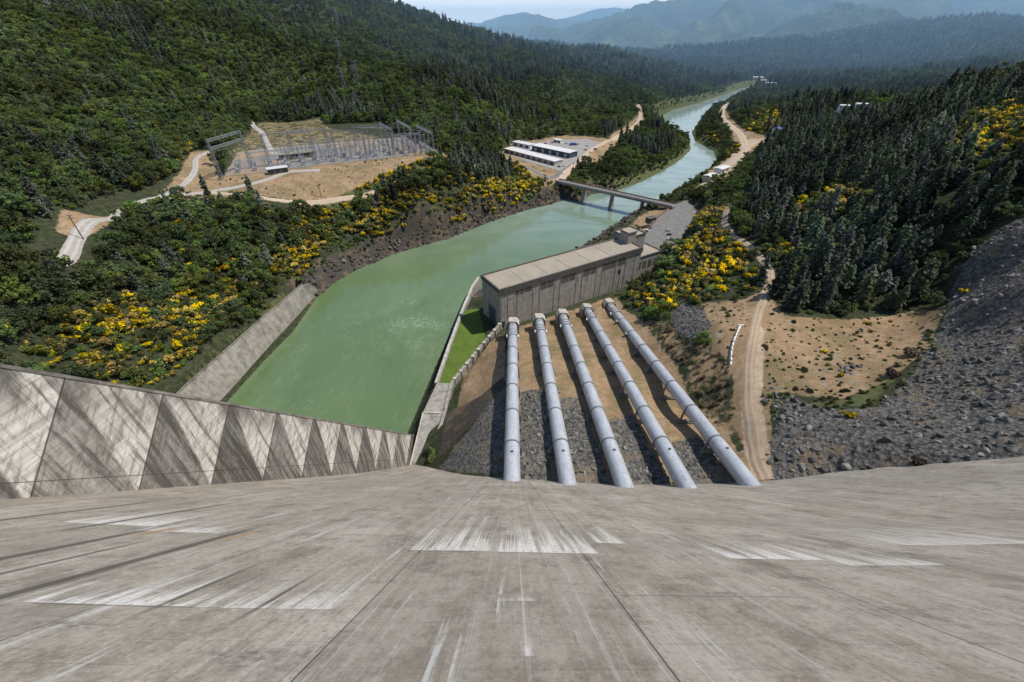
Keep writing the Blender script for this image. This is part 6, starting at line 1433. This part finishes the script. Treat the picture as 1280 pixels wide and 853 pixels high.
# ------------------------------------------------------------------ vehicles
def car_proto(kind, paint, label):
    r_ = empty('pickup_truck' if kind == 'pickup' else 'parked_car')
    L_, W_ = (5.4, 1.95) if kind == 'pickup' else (4.6, 1.85)
    m = MB(); h = .95 if kind != 'pickup' else 1.05
    prof = [(-L_ / 2, .35), (L_ / 2 - .1, .35), (L_ / 2, .6), (L_ / 2 - .15, h * .88), (L_ / 2 - 1.2, h), (-L_ / 2 + .1, h), (-L_ / 2, .7)]
    n = len(prof); v0 = [(x, -W_ / 2, z) for x, z in prof]; v1 = [(x, W_ / 2, z) for x, z in prof]
    m.add(v0 + v1, [tuple(range(n)), tuple(range(2 * n - 1, n - 1, -1))] + [(j, n + j, n + (j + 1) % n, (j + 1) % n) for j in range(n)]); m.build('body', paint, r_)
    x0, x1, x2, x3 = (-1.0, -.8, .9, 1.5) if kind == 'pickup' else ((-2.1, -1.7, .6, 1.4) if kind == 'van' else (-1.8, -1.1, .5, 1.25))
    t_ = 1.75 if kind in ('pickup', 'van') else 1.45; w = W_ / 2 - .05; wt = w - .18
    m = MB(); m.hexa([(x0, -w, h + .003), (x3, -w, h + .003), (x3, w, h + .003), (x0, w, h + .003), (x1, -wt, t_), (x2, -wt, t_), (x2, wt, t_), (x1, wt, t_)]); cb_ = m.build('cabin', M['glass'], r_)
    m = MB(); m.box(x1 - .05, x2 + .05, -wt - .03, wt + .03, t_ + .003, t_ + .07); m.build('roof', paint, r_)
    if kind == 'pickup':
        m = MB(); m.box(-2.55, -1.15, -.8, .8, h + .002, h + .02); m.build('bed', M['tyre'], r_)
    for sx in (-1, 1):
        for sy in (-1, 1):
            m = MB(); x = sx * L_ * .3; m.tube((x, sy * (W_ / 2 - .2), .34), (x, sy * (W_ / 2 + .02), .34), .34, n=14); wh = m.build('wheel', M['tyre'], r_)
            m = MB(); m.tube((x, sy * (W_ / 2 + .021), .34), (x, sy * (W_ / 2 + .04), .34), .2, n=10); m.build('rim', M['steel'], wh)
    for sy in (-1, 1):
        m = MB(); m.box(L_ / 2 - .06, L_ / 2 + .02, sy * .62 - .2, sy * .62 + .2, .62, .78); m.build('headlight', M['lamp'], r_)
    return r_
def park(kind, paint, p, rz, label, grp):
    r_ = car_proto(kind, M[paint], label); r_.location = p; r_.rotation_euler.z = rz; tag(r_, label, 'truck' if kind == 'pickup' else ('van' if kind == 'van' else 'car'), grp)
lot = 'vehicles in the lot behind the powerhouse'
LZ = 13.17
park('car', 'paint_navy', (120.1, 357.8, 13.2), 2.5, 'dark blue car by the brown guard wall in the lot behind the powerhouse', lot)
park('car', 'paint_white', (116.1, 350.4, 13.2), 2.5, 'white car nearest the powerhouse tower, beside the brown guard wall', lot)
park('car', 'paint_silver', (134.7, 350.4, 13.2), .3, 'silver car at the far end of the row under the slope in the lot', lot)
park('car', 'paint_black', (133.1, 341.5, 13.2), .3, 'dark car in the middle of the row under the slope in the lot', lot)
park('van', 'paint_white', (129.4, 330.5, 13.2), .3, 'white van at the near end of the row under the slope in the lot', lot)
park('car', 'paint_white', (122.5, 313.7, 13.2), .2, 'white car alone by the lot corner near the annex', lot)
yd = 'vehicles in the depot yard'
for px, kind, paint, rz, lab in [
 ((57.6, 541.6, 18.8), 'car', 'paint_black', .4, 'dark car at the right end of the long shed'), ((63.9, 545.4, 18.8), 'car', 'paint_white', .4, 'white car next to the dark one at the long shed end'),
 ((94.9, 577.6, 18.8), 'car', 'paint_white', .8, 'white car on the right edge of the depot yard nearest its exit'), ((99.9, 590.5, 18.8), 'car', 'paint_navy', .8, 'navy car on the right edge of the depot yard'),
 ((91.4, 567.2, 18.8), 'car', 'paint_silver', .8, 'silver car below the navy one on the depot edge'), ((86.0, 557.1, 18.8), 'car', 'paint_white', .8, 'white car lowest in the row on the depot edge'),
 ((102.6, 632.3, 18.8), 'pickup', 'paint_silver', .2, 'silver pickup in the middle right of the depot yard'), ((116.8, 637.3, 18.8), 'pickup', 'paint_black', .1, 'black pickup at the upper right of the depot yard'),
 ((108.5, 657.8, 18.8), 'van', 'paint_white', .2, 'white van near the black pickup in the depot'), ((96.0, 668.6, 18.8), 'van', 'paint_silver', .3, 'silver van beside the blue tarpaulin stack'),
 ((80.2, 674.0, 18.8), 'pickup', 'paint_white', .1, 'white pickup behind the workshop'), ((59.4, 679.6, 18.8), 'car', 'paint_red', .1, 'red car behind the workshop roof'), ((49.5, 674.0, 18.8), 'car', 'paint_navy', .2, 'navy car at the back left of the workshop'),
 ((107.1, 617.8, 18.8), 'car', 'paint_white', .5, 'white car between the silver pickup and the navy car')]:
    park(kind, paint, px, rz, lab, yd)
# tarpaulin-covered stack
ts = empty('covered_stack', (88.7, 666.4, 18.7)); tag(ts, 'stack of material under a bright blue tarpaulin at the back of the depot yard', 'stack')
m = MB(); m.hexa([(-5, -3, 0), (5, -3, 0), (5, 3, 0), (-5, 3, 0), (-4.2, -2, 3), (4, -2.3, 2.6), (4.2, 2, 3.2), (-4, 2.2, 2.7)]); m.build('tarpaulin', M['paint_blue'], ts)
m = MB(); m.box(-5.4, 5.4, -3.4, 3.4, -.3, .35); m.build('pallet', M['wood'], ts)

# ------------------------------------------------------------------ poles, pylons, barriers
def pole(p, h, lab, arms=2):
    r_ = empty('utility_pole', (p[0], p[1], gh(p[0], p[1]))); tag(r_, lab, 'pole')
    m = MB(); m.tube((0, 0, -1), (0, 0, h), .3, .2, 8); m.build('pole', M['wood'], r_)
    for i in range(arms):
        m = MB(); z = h - .6 - 1.4 * i; m.bar((-1.6, .25, z), (1.6, .25, z), .26); ca = m.build('crossarm', M['wood'], r_)
        for sx in (-1.4, 0, 1.4):
            m = MB(); m.tube((sx, .25, z + .13), (sx, .25, z + .5), .12, .08, 6); m.build('insulator', M['porcelain'], ca)
for p, h, lab in [((72.1, 520.0, 14.2), 15, 'wooden utility pole by the bridge road at the depot corner'), ((76.5, 524.9, 13.8), 15, 'second wooden pole just right of the pole at the depot corner'), ((-158.2, 353.6, 41.0), 10, 'dark wooden pole on the dry field below the switchyard'),
                  ((-237.0, 221.8, 59.1), 14, 'leaning-looking wooden pole beside the wide end of the pale access road'), ((-266.3, 281.2, 55.2), 13, 'wooden pole on the upper edge of the pale access road'), ((-264.0, 262.2, 58.1), 13, 'wooden pole between the two others along the pale access road'),
                  ((-286.7, 429.1, 60.2), 12, 'wooden pole beside the hill road left of the tallest gantry'), ((-219.0, 186.4, 59.6), 14, 'wooden pole among the dark trees at the lower road end')]:
    pole(p, h, lab)
for p, h, lab in [((-274.7, 803.2, 68.9), 38, 'lattice pylon lowest on the cleared strip up the left mountain'), ((-306.8, 908.4, 105.5), 40, 'lattice pylon halfway up the cleared strip on the left mountain'), ((-369.5, 1119.3, 152.0), 42, 'highest lattice pylon on the left mountain'), ((-266.3, 849.9, 79.6), 34, 'lattice pylon right of the cleared strip above the switchyard')]:
    g = empty('power_pylon', (p[0], p[1], gh(p[0], p[1]))); tag(g, lab, 'pylon')
    m = MB(); lattice_column(m, 0, 0, -1, h, 3.2, .8, 9); m.build('tower_body', M['steel'], g)
    for zz in (h - 1, h - 7, h - 13):
        m = MB(); lattice_beam(m, (-7, 0, zz), (7, 0, zz), .5, 7); m.build('crossarm', M['steel'], g)
bars = spline([(87.2, 130.5, 44.8), (89.5, 136.6, 46.6), (92.7, 142.5, 48.7), (98.2, 150.3, 49.4)], 1.)
tot = len(bars); nb = 13
for i in range(nb):
    q = bars[int((i + .5) * tot / nb)]; q2 = bars[min(tot - 1, int((i + .5) * tot / nb) + 1)]
    g = bpy.data.objects.get('barrier_block')
    if g is None:
        m = MB(); m.hexa([(-1.35, -.42, -.6), (1.35, -.42, -.6), (1.35, .42, -.6), (-1.35, .42, -.6), (-1.3, -.2, 1.05), (1.3, -.2, 1.05), (1.3, .2, 1.05), (-1.3, .2, 1.05)]); g = m.build('barrier_block', M['white'])
        tag(g, 'white concrete barrier block in the short row beside the dirt track', 'barrier', 'white barrier blocks beside the dirt track'); o = g
    else:
        o = g.copy(); C.objects.link(o)
    o.location = (q.x, q.y, gh(q.x, q.y) + .1); o.rotation_euler.z = math.atan2(q2.y - q.y, q2.x - q.x) + rng.normal(0, .06)

# ------------------------------------------------------------------ camera, sun, sky, haze
cam = bpy.data.cameras.new('camera'); co = bpy.data.objects.new('camera', cam); C.objects.link(co)
co.location = (0, 0, 152); co.rotation_euler = (math.radians(90 - 36.2044), 0, 0)
cam.sensor_width = 36; cam.lens = 36 * 528 / 1280; cam.clip_start = .5; cam.clip_end = 60000
scene.camera = co
SUN_AZ = Vector((1, .12)).normalized(); EL = rad(60)
sun = bpy.data.lights.new('sun', 'SUN'); so = bpy.data.objects.new('sun', sun); C.objects.link(so)
sun.energy = 5.0; sun.angle = rad(.5); sun.color = (1, .93, .82)
d = Vector((SUN_AZ.x * math.cos(EL), SUN_AZ.y * math.cos(EL), math.sin(EL)))
so.rotation_euler = d.to_track_quat('Z', 'Y').to_euler()
so.location = (200, 50, 400)
wd = bpy.data.worlds.new('World'); scene.world = wd; wd.use_nodes = True
nt = wd.node_tree; sky = nt.nodes.new('ShaderNodeTexSky'); sky.sky_type = 'NISHITA'; sky.sun_disc = False
sky.sun_elevation = EL; sky.sun_rotation = math.atan2(SUN_AZ.x, SUN_AZ.y); sky.altitude = 300; sky.dust_density = .2; sky.air_density = 1.0; sky.ozone_density = 3.0
tc = nt.nodes.new('ShaderNodeTexCoord'); sx = nt.nodes.new('ShaderNodeSeparateXYZ'); nt.links.new(tc.outputs['Generated'], sx.inputs[0])
mr = nt.nodes.new('ShaderNodeMapRange'); mr.interpolation_type = 'SMOOTHSTEP'; nt.links.new(sx.outputs[2], mr.inputs[0])
mr.inputs[1].default_value = -.02; mr.inputs[2].default_value = .42; mr.inputs[3].default_value = .97; mr.inputs[4].default_value = 0.
mx = nt.nodes.new('ShaderNodeMix'); mx.data_type = 'RGBA'; nt.links.new(mr.outputs[0], mx.inputs[0]); nt.links.new(sky.outputs[0], mx.inputs[6]); mx.inputs[7].default_value = (8.4, 8.5, 8.5, 1)   # pale summer haze low in the sky
m2 = nt.nodes.new('ShaderNodeMapRange'); m2.interpolation_type = 'SMOOTHSTEP'; nt.links.new(sx.outputs[2], m2.inputs[0])
m2.inputs[1].default_value = 0.; m2.inputs[2].default_value = .16; m2.inputs[3].default_value = 1.; m2.inputs[4].default_value = 0.
m3 = nt.nodes.new('ShaderNodeMix'); m3.data_type = 'RGBA'; nt.links.new(m2.outputs[0], m3.inputs[0]); nt.links.new(mx.outputs[2], m3.inputs[6]); m3.inputs[7].default_value = (13.5, 13, 12.2, 1)   # glare along the horizon
nt.links.new(m3.outputs[2], nt.nodes['Background'].inputs[0]); nt.nodes['Background'].inputs[1].default_value = .15
scene.view_settings.view_transform = 'Standard'; scene.view_settings.look = 'None'; scene.view_settings.exposure = 0
scene.render.resolution_x = 1024; scene.render.resolution_y = 682
